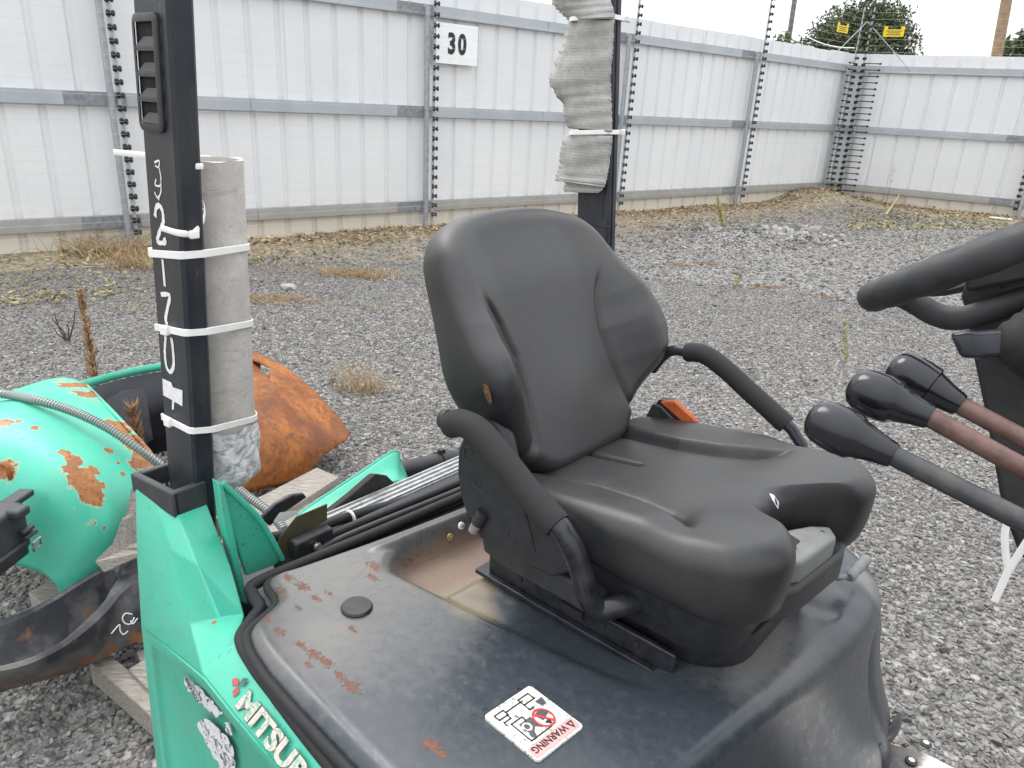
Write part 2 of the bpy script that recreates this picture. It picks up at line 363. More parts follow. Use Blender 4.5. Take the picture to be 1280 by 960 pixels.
c = k.mix(k.ramp(nz, .45, .65), (.026, .030, .040), (.075, .068, .058)); k.base(c); k.rough(.4); MT['lever'] = k.m
k = NB('worn_floor_plate'); nz = k.noise(9, 6, .7)
c = k.mix(k.ramp(nz, .4, .6), (.05, .053, .058), (.16, .14, .12))
wp = k.edge(k.spots([(T((1.50, 1.02, .5)), .17)]), .7, 9, 0, .15); c = k.mix(wp, c, (.80, .79, .77))
c = k.mix(k.math('MULTIPLY', k.ramp(k.noise(24, 5, .7), .56, .64), .7), c, (.22, .10, .04)); k.base(c); k.rough(.45); MT['floorplate'] = k.m
k = NB('grey_conduit'); k.base((.27, .29, .28)); k.rough(.4); k.metal(.4); MT['conduit'] = k.m

# ------------------------------------------------------------------ mesh building
OFF = {}          # name of a root -> ('T',) or ('W', base)
class G:
    def __init__(s): s.v = []; s.f = []; s.mi = []
    def add(s, v, f, m=0):
        b = len(s.v); s.v += [tuple(map(float, p)) for p in v]; s.f += [tuple(i+b for i in q) for q in f]; s.mi += [m]*len(f); return s
    def box(s, c, size, ax=None):
        c = np.asarray(c, float); A = np.eye(3) if ax is None else np.asarray(ax, float)
        h = np.asarray(size, float)/2; v = []
        for sx in (-1, 1):
            for sy in (-1, 1):
                for sz in (-1, 1): v.append(c + A[0]*h[0]*sx + A[1]*h[1]*sy + A[2]*h[2]*sz)
        return s.add(v, [(0, 1, 3, 2), (4, 6, 7, 5), (0, 4, 5, 1), (2, 3, 7, 6), (0, 2, 6, 4), (1, 5, 7, 3)])
    def hexa(s, bot, top):     # 4 bottom pts ccw, 4 top
        return s.add(list(bot)+list(top), [(3, 2, 1, 0), (4, 5, 6, 7)] + [(i, (i+1) % 4, (i+1) % 4+4, i+4) for i in range(4)])
    def prism(s, poly, ext):   # closed polygon of 3d points extruded by vector
        n = len(poly); ext = np.asarray(ext, float); p = [np.asarray(q, float) for q in poly]
        return s.add(p+[q+ext for q in p], [tuple(range(n))[::-1], tuple(range(n, 2*n))] + [(i, (i+1) % n, (i+1) % n+n, i+n) for i in range(n)])
    def tube(s, pts, r, seg=12, closed=False, flat=None, cap=True, up=None):
        P = [np.asarray(p, float) for p in pts]; n = len(P)
        rr = r if hasattr(r, '__len__') else [r]*n
        tan = []
        for i in range(n):
            a = P[(i-1) % n] if closed else P[max(i-1, 0)]; b = P[(i+1) % n] if closed else P[min(i+1, n-1)]
            t = b-a; tan.append(t/(np.linalg.norm(t)+1e-12))
        if up is None:
            up = np.array([0, 0, 1.]) if abs(tan[0][2]) < .9 else np.array([1., 0, 0])
            fixed = False
        else: up = np.asarray(up, float); fixed = True
        nrm = up - tan[0]*(up @ tan[0]); nrm /= np.linalg.norm(nrm)
        v = []
        for i in range(n):
            if fixed: nrm = up - tan[i]*(up @ tan[i])
            else: nrm = nrm - tan[i]*(nrm @ tan[i])
            nrm = nrm/(np.linalg.norm(nrm)+1e-12); b = np.cross(tan[i], nrm)
            for k_ in range(seg):
                a = 2*PI*k_/seg; ca, sa = math.cos(a), math.sin(a)
                if flat: v.append(P[i] + nrm*ca*flat[0] + b*sa*flat[1])
                else: v.append(P[i] + (nrm*ca + b*sa)*rr[i])
        f = []
        m = n if closed else n-1
        for i in range(m):
            for k_ in range(seg):
                j = (i+1) % n; k2 = (k_+1) % seg
                f.append((i*seg+k_, i*seg+k2, j*seg+k2, j*seg+k_))
        if cap and not closed: f += [tuple(range(seg))[::-1], tuple(range((n-1)*seg, n*seg))]
        return s.add(v, f)
    def band(s, pts, wv, th, closed=False):   # ribbon: width vector wv, thickness th outward by local normal
        return s.tube(pts, 0, 4, closed, None) if False else s
    def lathe(s, prof, o, ax, seg=24):        # prof (r, h)
        ax = np.asarray(ax, float); ax /= np.linalg.norm(ax); o = np.asarray(o, float)
        u = np.cross(ax, [0, 0, 1.]) if abs(ax[2]) < .9 else np.cross(ax, [1., 0, 0]); u /= np.linalg.norm(u); w_ = np.cross(ax, u)
        v = []
        for r, h in prof:
            for k_ in range(seg):
                a = 2*PI*k_/seg; v.append(o + ax*h + (u*math.cos(a) + w_*math.sin(a))*r)
        f = []
        for i in range(len(prof)-1):
            for k_ in range(seg):
                k2 = (k_+1) % seg; f.append((i*seg+k_, i*seg+k2, (i+1)*seg+k2, (i+1)*seg+k_))
        f += [tuple(range(seg))[::-1], tuple(range((len(prof)-1)*seg, len(prof)*seg))]
        return s.add(v, f)
    def grid(s, rows, closeu=False):          # rows: list of lists of points
        n = len(rows); m = len(rows[0]); v = [p for r in rows for p in r]; f = []
        for i in range(n-1):
            for j in range(m if closeu else m-1):
                j2 = (j+1) % m; f.append((i*m+j, i*m+j2, (i+1)*m+j2, (i+1)*m+j))
        return s.add(v, f)
    def build(s, name, mat, parent=None, frame='T', smooth=40, bevel=0, bseg=2, solid=0, attr=None, keep=False, recalc=True):
        me = bpy.data.meshes.new(name)
        v = np.array(s.v)
        loc = None
        if parent is not None:
            o_ = OFF.get(parent.name, ('T',))
            if frame == 'T' and o_[0] == 'W': v = v @ np.stack([XF, YF, ZF]) + TO - o_[1]
            elif frame == 'W' and o_[0] == 'W': v = v - o_[1]
            elif frame == 'W' and o_[0] == 'T':
                q = v - TO; v = np.stack([q @ XF, q @ YF, q[:, 2]], 1)
        else:
            if frame == 'T': v = v @ np.stack([XF, YF, ZF]) + TO
            loc = np.array([(v[:, 0].min()+v[:, 0].max())/2, (v[:, 1].min()+v[:, 1].max())/2, v[:, 2].min()])
            if keep: loc = np.zeros(3)
            v = v - loc
        me.from_pydata([tuple(p) for p in v], [], s.f)
        if recalc:
            bm = bmesh.new(); bm.from_mesh(me); bmesh.ops.recalc_face_normals(bm, faces=bm.faces); bm.to_mesh(me); bm.free()
        mats = mat if isinstance(mat, (list, tuple)) else [mat]
        for m in mats: me.materials.append(MT[m] if isinstance(m, str) else m)
        if len(mats) > 1: me.polygons.foreach_set('material_index', s.mi)
        if smooth:
            me.polygons.foreach_set('use_smooth', [True]*len(me.polygons)); me.set_sharp_from_angle(angle=math.radians(smooth))
        if attr:
            for an, vals in attr.items():
                a = me.attributes.new(an, 'FLOAT', 'POINT'); a.data.foreach_set('value', np.asarray(vals, np.float32))
        o = bpy.data.objects.new(name, me); COL.objects.link(o)
        if parent is not None:
            o.parent = parent
            OFF[o.name] = OFF.get(parent.name, ('T',))
        else:
            o.location = loc; OFF[o.name] = ('W', loc)
        if bevel:
            b = o.modifiers.new('bevel', 'BEVEL'); b.width = bevel; b.segments = bseg; b.limit_method = 'ANGLE'; b.angle_limit = math.radians(35)
        if solid:
            b = o.modifiers.new('thickness', 'SOLIDIFY'); b.thickness = solid; b.offset = 0
        return o
def tag(o, label=None, cat=None, group=None, kind=None):
    for kk, vv in (('label', label), ('category', cat), ('group', group), ('kind', kind)):
        if vv: o[kk] = vv
    return o
def root(name, base, label, cat, group=None):
    o = bpy.data.objects.new(name, None); COL.objects.link(o); o.empty_display_size = .1
    if base is None:
        o.location = tuple(TO); o.rotation_euler = (0, 0, math.atan2(XF[1], XF[0])); OFF[o.name] = ('T',)
    else:
        o.location = tuple(base); OFF[o.name] = ('W', np.asarray(base, float))
    return tag(o, label, cat, group)
def child_copy(src, parent, dv=(0, 0, 0)):
    c = src.copy(); COL.objects.link(c); c.parent = parent; c.location = Vector(src.location) + Vector(dv); return c
def catmull(pts, n=8, closed=False):
    P = [np.asarray(p, float) for p in pts]; out = []; m = len(P)
    rng_ = range(m) if closed else range(m-1)
    for i in rng_:
        p0 = P[(i-1) % m] if closed or i > 0 else 2*P[0]-P[1]
        p1 = P[i]; p2 = P[(i+1) % m]
        p3 = P[(i+2) % m] if closed or i+2 < m else 2*P[-1]-P[-2]
        for k_ in range(n):
            t = k_/n
            out.append(.5*((2*p1)+(-p0+p2)*t+(2*p0-5*p1+4*p2-p3)*t*t+(-p0+3*p1-3*p2+p3)*t**3))
    if not closed: out.append(P[-1])
    return out
def ss(x): x = np.clip(x, 0, 1); return x*x*(3-2*x)
def outline_r(poly, c, th):
    """distance from c to closed polygon along angles th"""
    P = np.asarray(poly)-np.asarray(c); Q = np.roll(P, -1, 0); out = np.zeros(len(th))
    for i, t in enumerate(th):
        d = np.array([math.cos(t), math.sin(t)]); e = Q-P
        den = d[0]*e[:, 1]-d[1]*e[:, 0]; den = np.where(abs(den) < 1e-12, 1e-12, den)
        tt = (P[:, 0]*e[:, 1]-P[:, 1]*e[:, 0])/den; uu = (P[:, 0]*d[1]-P[:, 1]*d[0])/den
        ok = (uu >= -1e-6) & (uu <= 1+1e-6) & (tt > 0)
        out[i] = tt[ok].max() if ok.any() else .1
    return out
def seg_dist(X, Y, poly):
    P = np.asarray(poly, float); best = np.full(np.shape(X), 1e9)
    for a, b in zip(P[:-1], P[1:]):
        e = b-a; L = e @ e; t = np.clip(((X-a[0])*e[0]+(Y-a[1])*e[1])/L, 0, 1)
        best = np.minimum(best, np.hypot(X-a[0]-t*e[0], Y-a[1]-t*e[1]))
    return best
def text_mesh(name, body, size, origin, right, up, mat, parent, ext=.0004, frame='T', bold=0., sx=1.0):
    cu = bpy.data.curves.new(name+'_c', 'FONT'); cu.body = body; cu.size = size; cu.extrude = ext; cu.offset = bold; cu.resolution_u = 3
    o = bpy.data.objects.new(name+'_t', cu); COL.objects.link(o)
    dg = bpy.context.evaluated_depsgraph_get(); dg.update()
    me = bpy.data.meshes.new_from_object(o.evaluated_get(dg)); bpy.data.objects.remove(o)
    r_, u_ = np.asarray(right, float), np.asarray(up, float); n_ = np.cross(r_, u_)
    g = G(); vv = [np.asarray(origin, float)+r_*(p.co.x*sx)+u_*p.co.y+n_*p.co.z for p in me.vertices]
    g.add(vv, [tuple(p.vertices) for p in me.polygons])
    bpy.data.meshes.remove(me)
    return g.build(name, mat, parent, frame, smooth=0, recalc=False)
def blob_rows(cx, cy, z0, axes, nth, nr): pass

# ================================================================== SETTING: ground
n1 = np.array([math.cos(a1), math.sin(a1), 0]); n2 = np.array([math.cos(a2), math.sin(a2), 0])
t1 = np.array([n1[1], -n1[0], 0]); t2 = np.array([n2[1], -n2[0], 0])      # along the walls, to the right
CORN = np.linalg.solve([n1[:2], n2[:2]], [d1, d2]); CORN = np.array([CORN[0], CORN[1], 0])
def ground_h(x, y):
    x = np.asarray(x, float); y = np.asarray(y, float)
    f1 = d1-(n1[0]*x+n1[1]*y); f2 = d2-(n2[0]*x+n2[1]*y)
    dd_ = np.minimum(f1, f2)
    h = .035*np.exp(-(np.maximum(dd_, 0)/.9)**2)*(.55+.45*np.sin(x*1.3+.6)*np.cos(y*.9))
    h += .28*np.exp(-(((x-CORN[0]+.7)**2+(y-CORN[1]+1.0)**2)/1.1))
    h += .26*np.exp(-(((x-3.40)/.70)**2+((y-11.5)/.42)**2))
    h += .012*np.sin(x*2.1+1)*np.sin(y*1.7)
    h *= np.clip((np.hypot(x, y)-1.0)/3.0, 0, 1)
    return h
xs = np.concatenate([[-900, -300, -100, -40, -22], np.arange(-14, 18, .2), [24, 40, 100, 300, 900]])
ys = np.concatenate([[-900, -300, -100, -30, -12], np.arange(-5, 24, .2), [30, 45, 100, 300, 900]])
g = G(); g.grid([[(x, y, float(ground_h(x, y))) for x in xs] for y in ys])
gr = g.build('ground', 'ground', None, 'W', keep=True); tag(gr, 'grey crushed stone yard surface with dirt along the fence foot', None, None, 'structure')

# ---- crushed stone
ICO = bmesh.new(); bmesh.ops.create_icosphere(ICO, subdivisions=1, radius=1.0)
ico_v = np.array([v.co[:] for v in ICO.verts]); ico_f = np.array([[v.index for v in f.verts] for f in ICO.faces]); ICO.free()
OCT = bmesh.new(); bmesh.ops.create_icosphere(OCT, subdivisions=1, radius=1.0); OCT.free()
oct_v = np.array([[1, 0, 0], [-1, 0, 0], [0, 1, 0], [0, -1, 0], [0, 0, 1], [0, 0, -1.]]); oct_f = np.array([[0, 2, 4], [2, 1, 4], [1, 3, 4], [3, 0, 4], [2, 0, 5], [1, 2, 5], [3, 1, 5], [0, 3, 5]])
def stones(name, xy, size, bv, bf, mat, jitter=.28, sink=.25, tone=None):
    n = len(xy); nv = len(bv); nf = len(bf)
    rot = rng.uniform(0, 2*PI, n); tl = rng.normal(0, .45, (n, 2))
    S = np.stack([size*rng.uniform(.8, 1.45, n), size*rng.uniform(.65, 1.1, n), size*rng.uniform(.45, .85, n)], 1)
    V = bv[None]*(1+rng.normal(0, jitter, (n, nv, 1)))*S[:, None, :]
    cx, sx = np.cos(tl[:, 0]), np.sin(tl[:, 0]); y_ = V[..., 1]*cx[:, None]-V[..., 2]*sx[:, None]; z_ = V[..., 1]*sx[:, None]+V[..., 2]*cx[:, None]
    cy, sy = np.cos(tl[:, 1]), np.sin(tl[:, 1]); x_ = V[..., 0]*cy[:, None]+z_*sy[:, None]; z_ = -V[..., 0]*sy[:, None]+z_*cy[:, None]
    cz, sz = np.cos(rot), np.sin(rot); X = x_*cz[:, None]-y_*sz[:, None]; Y = x_*sz[:, None]+y_*cz[:, None]
    gz = ground_h(xy[:, 0], xy[:, 1])
    W = np.stack([X+xy[:, 0, None], Y+xy[:, 1, None], z_+(gz+S[:, 2]*sink)[:, None]], -1).reshape(-1, 3)
    Fi = (bf[None]+(np.arange(n)*nv)[:, None, None]).reshape(-1, 3)
    me = bpy.data.meshes.new(name); me.vertices.add(len(W)); me.vertices.foreach_set('co', W.astype(np.float32).ravel())
    me.loops.add(Fi.size); me.loops.foreach_set('vertex_index', Fi.astype(np.int32).ravel())
    me.polygons.add(len(Fi)); me.polygons.foreach_set('loop_start', np.arange(0, Fi.size, 3, dtype=np.int32))
    me.polygons.foreach_set('use_smooth', np.zeros(len(Fi), bool)); me.update(calc_edges=True)
    tn = np.clip(rng.beta(2.0, 2.2, n) if tone is None else tone, 0, 1)
    a = me.attributes.new('tone', 'FLOAT', 'POINT'); a.data.foreach_set('value', np.repeat(tn, nv).astype(np.float32))
    a = me.attributes.new('tint', 'FLOAT', 'POINT'); a.data.foreach_set('value', np.repeat(rng.random(n), nv).astype(np.float32))
    me.materials.append(MT[mat]); o = bpy.data.objects.new(name, me); COL.objects.link(o); return o
def wedge(n, r0, r1, half=44):
    r = np.sqrt(rng.uniform(r0**2, r1**2, n)); a = np.radians(rng.uniform(-half, half, n))
    return np.stack([r*np.sin(a), r*np.cos(a)], 1)
def keepout(xy):
    q = xy - TO[:2]; X = q @ XF[:2]; Y = q @ YF[:2]
    return xy[~((X > -.1) & (X < 1.6) & (Y > .0) & (Y < 1.1))]
p1 = keepout(wedge(70000, .7, 4.6, 48)); st1 = stones('gravel', p1, rng.gamma(4, .00135, len(p1))+.0030, ico_v[:], ico_f, 'stone', tone=rng.beta(1.7, 2.7, len(p1)))
tag(st1, 'loose grey crushed stones covering the yard near the truck', None, None, 'stuff')
p2 = wedge(135000, 4.4, 9.0, 41); st2 = stones('gravel', p2, rng.gamma(4, .0017, len(p2))+.0033, oct_v, oct_f, 'stone')
tag(st2, 'grey crushed stones in the middle distance', None, None, 'stuff')
p3 = wedge(48000, 8.8, 19.0, 40); f1 = d1-(p3 @ n1[:2]); f2 = d2-(p3 @ n2[:2]); fm = np.minimum(f1, f2); p3 = p3[(fm > .15) & (rng.random(len(p3)) < np.clip((fm-.5)/1.3, .06, 1))]
st3 = stones('gravel', p3, rng.gamma(4, .0034, len(p3))+.007, oct_v, oct_f, 'stone')
tag(st3, 'scattered grey stones towards the fence', None, None, 'stuff')

# ================================================================== FENCE
def rib_sheet(width, zb, zt, side, nr=2):
    """one sheet of wall cladding, ribs standing away from the yard"""
    prof = []; per = width/nr
    for i in range(nr):
        x0 = i*per
        prof += [(x0, .002 if i == 0 else 0), (x0+per*.66, 0), (x0+per*.66+.028, .030), (x0+per*.66+.064, .030), (x0+per*.66+.092, 0)]
    prof.append((width+.03, 0))
    return prof
def wall(name, label, n_, t_, d_, s0, s1, per, rails, zt, right=False):
    base = n_*d_ + t_*((s0+s1)/2)
    R_ = root(name, base, label, 'fence')
    wdt = per*2; ns = int((s1-s0)/wdt)+1
    protos = {}
    for i in range(ns):
        key = i % 4
        sA = s0+i*wdt
        prof = rib_sheet(wdt, .0, zt, 1)
        g = G(); zb = .02+random.uniform(0, .02); z1 = zt+random.uniform(-.012, .012); tl = random.uniform(-.006, .006)
        rows = [[n_*(d_+y+tl*(z > 1)) + t_*(sA+x) + ZF*z for x, y in prof] for z in (zb, 1.67, z1)]
        g.grid(rows); g.build('corrugated_sheet', 'fence', R_, 'W', smooth=0)
    for zr in rails:
        L = s1-s0; np_ = max(1, int(round(L/4.45)))
        for j in range(np_):
            sA = s0+L*j/np_; sB = s0+L*(j+1)/np_-.006
            g = G(); hh = .072   # C section rail: face, top and bottom lips
            P = lambda s_, dn, z: n_*(d_-dn)+t_*s_+ZF*z
            prof = [(.002, zr-hh+.012), (.006, zr-hh), (.075, zr-hh), (.075, zr+hh), (.006, zr+hh), (.002, zr+hh-.012)]
            g.grid([[P(s_, a, z) for a, z in prof] for s_ in (sA, sB)])
            g.build('rail', 'rail', R_, 'W', smooth=0)
    return R_
RAILS = (.328, 1.675, 3.01)
cs1 = float(CORN @ t1); cs2 = float(CORN @ t2)
W1 = wall('metal_fence', 'long white corrugated metal fence with grey rails behind the seat', n1, t1, d1, cs1-19.5, cs1-.01, .385, RAILS, 3.34)
W2 = wall('metal_fence', 'white corrugated metal fence running right from the corner', n2, t2, d2, cs2+.01, cs2+11.5, .47, RAILS, 3.34)
def wall_s(px, py, n_, t_, d_, off=0.0):
    d = ray(px, py); k_ = (d_-off)/(d[:2] @ n_[:2]); q = CP+d*k_; return float(q @ t_), q[2]
def fence_post(R_, s_, n_, t_, d_, z1=3.05, side=-1):
    g = G(); P = lambda a, dn, z: n_*(d_-dn)+t_*(s_+a)+ZF*z
    prof = [(-.03, .085), (-.03, .15), (.03, .15), (.03, .085)]
    g.prism([P(a, b, -.1) for a, b in prof], ZF*(z1+.1)); g.build('fence_post', 'galv', R_, 'W', smooth=30, bevel=.006)
EF = root('electric_fence', CORN-n1*.3, 'electric fence of black insulators on tall poles in front of the white fence', 'electric fence')
pole_s1 = [wall_s(153, 150, n1, t1, d1, .2)[0], wall_s(542, 150, n1, t1, d1, .2)[0], wall_s(787, 125, n1, t1, d1, .2)[0], wall_s(945, 125, n1, t1, d1, .2)[0]]
pole_s2 = [wall_s(1272, 250, n2, t2, d2, .2)[0]]
poles = [(n1, t1, d1, s_, 4.35) for s_ in pole_s1] + [(n2, t2, d2, s_, 4.35) for s_ in pole_s2]
poles += [(n1, t1, d1, cs1-.26, 4.29), (n2, t2, d2, cs2+.30, 4.29)]
NW, Z0, DZ = 30, .22, .1365
def disc_insulator():
    g = G(); g.lathe([(.008, -.045), (.030, -.042), (.030, -.022), (.015, -.018), (.015, .0), (.026, .004), (.026, .02), (.010, .024)], (0, 0, 0), (0, 0, 1), 8)
    return g
for (n_, t_, d_, s_, h_) in poles:
    b = n_*(d_-.20)+t_*s_
    g = G(); g.tube([b+ZF*-.1, b+ZF*h_], .019, 10); po = g.build('pole', 'galv', EF, 'W')
    proto = None
    ax_out = -n_
    for i in range(NW):
        c = b - n_*.045 + t_*.01 + ZF*(Z0+DZ*i)
        if proto is None:
            g = G(); g.lathe([(.010, -.05), (.034, -.045), (.036, -.018), (.018, -.012), (.018, .006), (.032, .01), (.032, .03), (.012, .036)], c, t_*.8-n_*.6, 8)
            proto = g.build('insulator', 'insul', po, 'W'); c0 = c
        else: child_copy(proto, po, c-c0)
    R_ = W1 if n_ is n1 else W2
    fence_post(R_, s_-.07 if n_ is n1 else s_+.09, n_, t_, d_)
    if h_ > 4.3:
        for zr in RAILS:
            for sg, ln in ((-1, .42), (1, .13)):
                sA, sB = sorted((s_-.07+sg*.04, s_-.07+sg*(.04+ln)))
                if n_ is n1: sB = min(sB, cs1-.02)
                else: sA = max(sA, cs2+.02)
                g = G(); g.prism([n_*(d_-.0765)+t_*a+ZF*z for a, z in ((sA, zr-.068), (sB, zr-.068), (sB, zr+.068), (sA, zr+.068))], -n_*.003); g.build('rail_sleeve', 'galv_dark', R_, 'W', smooth=0)
for (n_, t_, d_, sA, sB) in ((n1, t1, d1, cs1-19, cs1-.3), (n2, t2, d2, cs2+.3, cs2+11.3)):
    proto = None
    for i in range(NW):
        z = Z0+DZ*i
        if proto is None:
            g = G(); g.tube([n_*(d_-.26)+t_*(sA+(sB-sA)*u)+ZF*z for u in np.linspace(0, 1, 6)], .0016, 5)
            proto = g.build('wire', 'wire', EF, 'W')
        else: child_copy(proto, EF, (0, 0, DZ*i))
# corner spring contacts and stays
for i in range(NW-8):
    c = n2*(d2-.26)+t2*(cs2+.30)+ZF*(Z0+DZ*i+.03)
    if i == 0:
        g = G(); g.tube([c, c+t2*.34], .011, 6); g.lathe([(.02, 0), (.024, .02), (.02, .05)], c+t2*.34, t2, 8); cproto = g.build('tension_spring', 'insul', EF, 'W')
    else: child_copy(cproto, EF, (0, 0, DZ*i))
for i in range(NW-8):
    c = n1*(d1-.26)+t1*(cs1-.26)+ZF*(Z0+DZ*i+.02)
    if i == 0:
        g = G(); g.tube([c, c-t1*.28], .011, 6); g.lathe([(.02, 0), (.024, .02), (.02, .05)], c-t1*.28, -t1, 8); cproto = g.build('tension_spring', 'insul', EF, 'W')
    else: child_copy(cproto, EF, (0, 0, DZ*i))
pc = (n1*(d1-.2)+t1*(cs1-.26)+n2*(d2-.2)+t2*(cs2+.30))/2
for tgt in (n1*(d1-.1)+t1*(cs1-1.25)+ZF*3.1, n2*(d2-.1)+t2*(cs2+1.3)+ZF*3.0):
    g = G(); g.tube([pc+ZF*4.0, tgt], .009, 8); g.build('stay', 'galv', EF, 'W')

# sign "30"
sgA, zA = wall_s(545, 27, n1, t1, d1, .10); sgB, zB = wall_s(596, 83, n1, t1, d1, .10)
S30 = root('number_sign', n1*(d1-.10)+t1*sgA+ZF*zB, 'square white sign reading 30 on the fence below the top rail', 'sign')
P = lambda s_, z, dn=.10: n1*(d1-dn)+t1*s_+ZF*z
g = G(); g.prism([P(sgA, zB), P(sgB, zB), P(sgB, zA), P(sgA, zA)], -n1*.006); g.build('plate', 'sign_white', S30, 'W', bevel=.002)
hh = (zA-zB)
text_mesh('numeral', '3', hh*.70, P(sgA+(sgB-sgA)*.27, zB+hh*.275, .1085), t1, ZF, 'ink', S30, .001, 'W', .016, .78)
text_mesh('numeral', '0', hh*.70, P(sgA+(sgB-sgA)*.52, zB+hh*.275, .1085), t1, ZF, 'ink', S30, .001, 'W', .016, .78)

# yellow electric fence warning signs on the wires over the corner
def yellow_sign(px0, py0, px1, py1, n_, t_, d_, lab):
    a, za = wall_s(px0, py0, n_, t_, d_, .27); b, zb = wall_s(px1, py1, n_, t_, d_, .27)
    if a > b: a, b = b, a
    R_ = root('warning_sign', n_*(d_-.27)+t_*a+ZF*zb, lab, 'sign')
    Q = lambda s_, z, dn=.27: n_*(d_-dn)+t_*s_+ZF*z
    H_ = za-zb; L = b-a; z2 = zb+H_*.72
    g = G(); g.prism([Q(a, zb), Q(b, zb), Q(b, za), Q(b-L*.18, za), Q(b-L*.18, z2), Q(a+L*.18, z2), Q(a+L*.18, za), Q(a, za)], -n_*.004); g.build('plate', 'yellow', R_, 'W')
    for u0, u1, v in ((.12, .88, .52), (.2, .8, .34), (.15, .85, .16)):
        g = G(); g.prism([Q(a+L*u0, zb+H_*v, .275), Q(a+L*u1, zb+H_*v, .275), Q(a+L*u1, zb+H_*(v+.07), .275), Q(a+L*u0, zb+H_*(v+.07), .275)], -n_*.001); g.build('print', 'ink', R_, 'W')
yellow_sign(1048, 27, 1059, 42, n1, t1, d1, 'small yellow warning sign hanging on wires left of the corner pole')
yellow_sign(1106, 33, 1129, 46, n2, t2, d2, 'wide yellow warning sign hanging on wires right of the corner pole')

# ================================================================== TREES AND POLES BEHIND THE FENCE
def leaf_cloud(blobs, n, size):
    g = G(); tone = []
    wts = np.array([b[3] for b in blobs])**2; wts = wts/wts.sum(); V = []; Fc = []
    for i in range(n):
        b = blobs[rng.choice(len(blobs), p=wts)]
        d = rng.normal(0, 1, 3); d /= np.linalg.norm(d); r = b[3]*(rng.random()**.33)*(1+.12*rng.normal())
        c = np.array(b[:3])+d*r*np.array([1, 1, .9])
        a = rng.normal(0, 1, 3); a /= np.linalg.norm(a); bb = np.cross(a, rng.normal(0, 1, 3)); bb /= np.linalg.norm(bb)
        s_ = size*rng.uniform(.5, 1.3); k0 = len(V)
        V += [c-a*s_, c+bb*s_*.45, c+a*s_, c-bb*s_*.45]; Fc.append((k0, k0+1, k0+2, k0+3))
        tt = float(np.clip(.5+.22*rng.normal()+.25*(rng.random()-.5), 0, 1)); tone += [tt]*4
    g.add(V, Fc); return g, tone
def tree(name, label, cat, base, blobs, n, size, mat, trunk=True, trunk_r=.2):
    R_ = root(name, base, label, cat); base = np.asarray(base, float)
    g, tone = leaf_cloud([(base[0]+b[0], base[1]+b[1], base[2]+b[2], b[3]) for b in blobs], n, size)
    g.build('crown', mat, R_, 'W', smooth=0, attr={'tone': tone}, recalc=False)
    if trunk:
        g = G(); top = max(b[2] for b in blobs)
        g.tube([base+ZF*-.2, base+np.array([.05, 0, top*.4]), base+np.array([-.08, .05, top*.8])], [trunk_r, trunk_r*.8, trunk_r*.3], 8)
        for b in blobs[:6]:
            g.tube([base+ZF*b[2]*.45, base+np.array([b[0]*.5, b[1]*.5, b[2]*.75]), base+np.array(b[:3])], [trunk_r*.4, trunk_r*.25, .02], 6)
        g.build('trunk', 'bark', R_, 'W')
    return R_
D = 40.; cT = far(1078, 45, D); bT = np.array([cT[0], cT[1], 0]); zc = cT[2]
rd = np.array([1, -.3, 0])
blobs = [(-1.7, 0, zc-.35, .95), (-.9, .4, zc+.3, 1.05), (.1, .2, zc+.75, 1.0), (1.0, 0, zc+.5, 1.05), (1.7, 0, zc-.2, .95), (0, 0, zc-.5, 1.5), (.6, 0, zc+.15, 1.3), (-.6, 0, zc-.2, 1.3), (2.0, 0, zc-1.2, .9), (-2.1, 0, zc-1.2, .9), (0, 0, zc-1.7, 1.9), (-2.6, 0, zc-1.3, .5)]
tree('evergreen_tree', 'large dark round tree behind the fence corner', 'tree', bT, blobs, 20000, .10, 'leaf_dark', True, .25)
cT = far(985, 50, 34.); blobs = [(-.7, 0, cT[2]-.5, .5), (-.2, 0, cT[2]-.15, .42), (.3, 0, cT[2]-.45, .45), (.9, 0, cT[2]-.75, .4), (0, 0, cT[2]-1.2, .9)]
tree('pale_bush', 'pale leafy bush top showing over the fence by the grey pole', 'bush', (cT[0], cT[1], 0), blobs, 1500, .11, 'leaf_pale', True, .12)
cT = far(1287, 62, 45.); blobs = [(-.6, 0, cT[2]-.2, .8), (.4, 0, cT[2]+.5, .9), (.2, 0, cT[2]-.8, 1.3), (-1.0, 0, cT[2]-1.2, .7)]
tree('evergreen_tree', 'dark tree cut by the right edge beyond the brown pole', 'tree', (cT[0], cT[1], 0), blobs, 2600, .18, 'leaf_dark', True, .2)
def upole(px0, py0, px1, py1, dist, r, mat, label):
    a = far(px0, py0, dist); b = far(px1, py1, dist); k_ = b-a
    bot = a - k_*((a[2]+.2)/k_[2]); topp = b + k_/np.linalg.norm(k_)*5.0
    R_ = root('utility_pole', (bot[0], bot[1], 0), label, 'pole')
    g = G(); g.tube([bot, topp], [r, r*.85], 12); g.build('pole_shaft', mat, R_, 'W')
    dirx = np.array([k_[1], -k_[0], 0.]); dirx = np.array([1., -.2, 0])
    g = G(); g.box(topp-ZF*.7, (2.2, .1, .12)); g.build('cross_arm', mat, R_, 'W', bevel=.01); return R_
upole(987, 42, 993, 2, 38., .115, 'pole_grey', 'thin grey utility pole behind the fence near the bush')
upole(1246, 68, 1258, 2, 30., .17, 'pole_wood', 'thick brown wooden utility pole behind the right fence')
A = far(991, 30, 38.); B = far(1068, 60, 26.)
g = G(); g.tube([A*(1-u)+B*u-ZF*.25*4*u*(1-u) for u in np.linspace(0, 1, 12)], .018, 5); tag(g.build('service_wire', 'wire', None, 'W'), 'slanting overhead wire from the grey pole to the corner', 'wire')

exec_parts = []
# ================================================================== FORKLIFT
FK = root('forklift', None, 'mint green and slate forklift with black operator seat and dark blue pillars', 'forklift')
A3 = lambda *p: np.array(p, float)

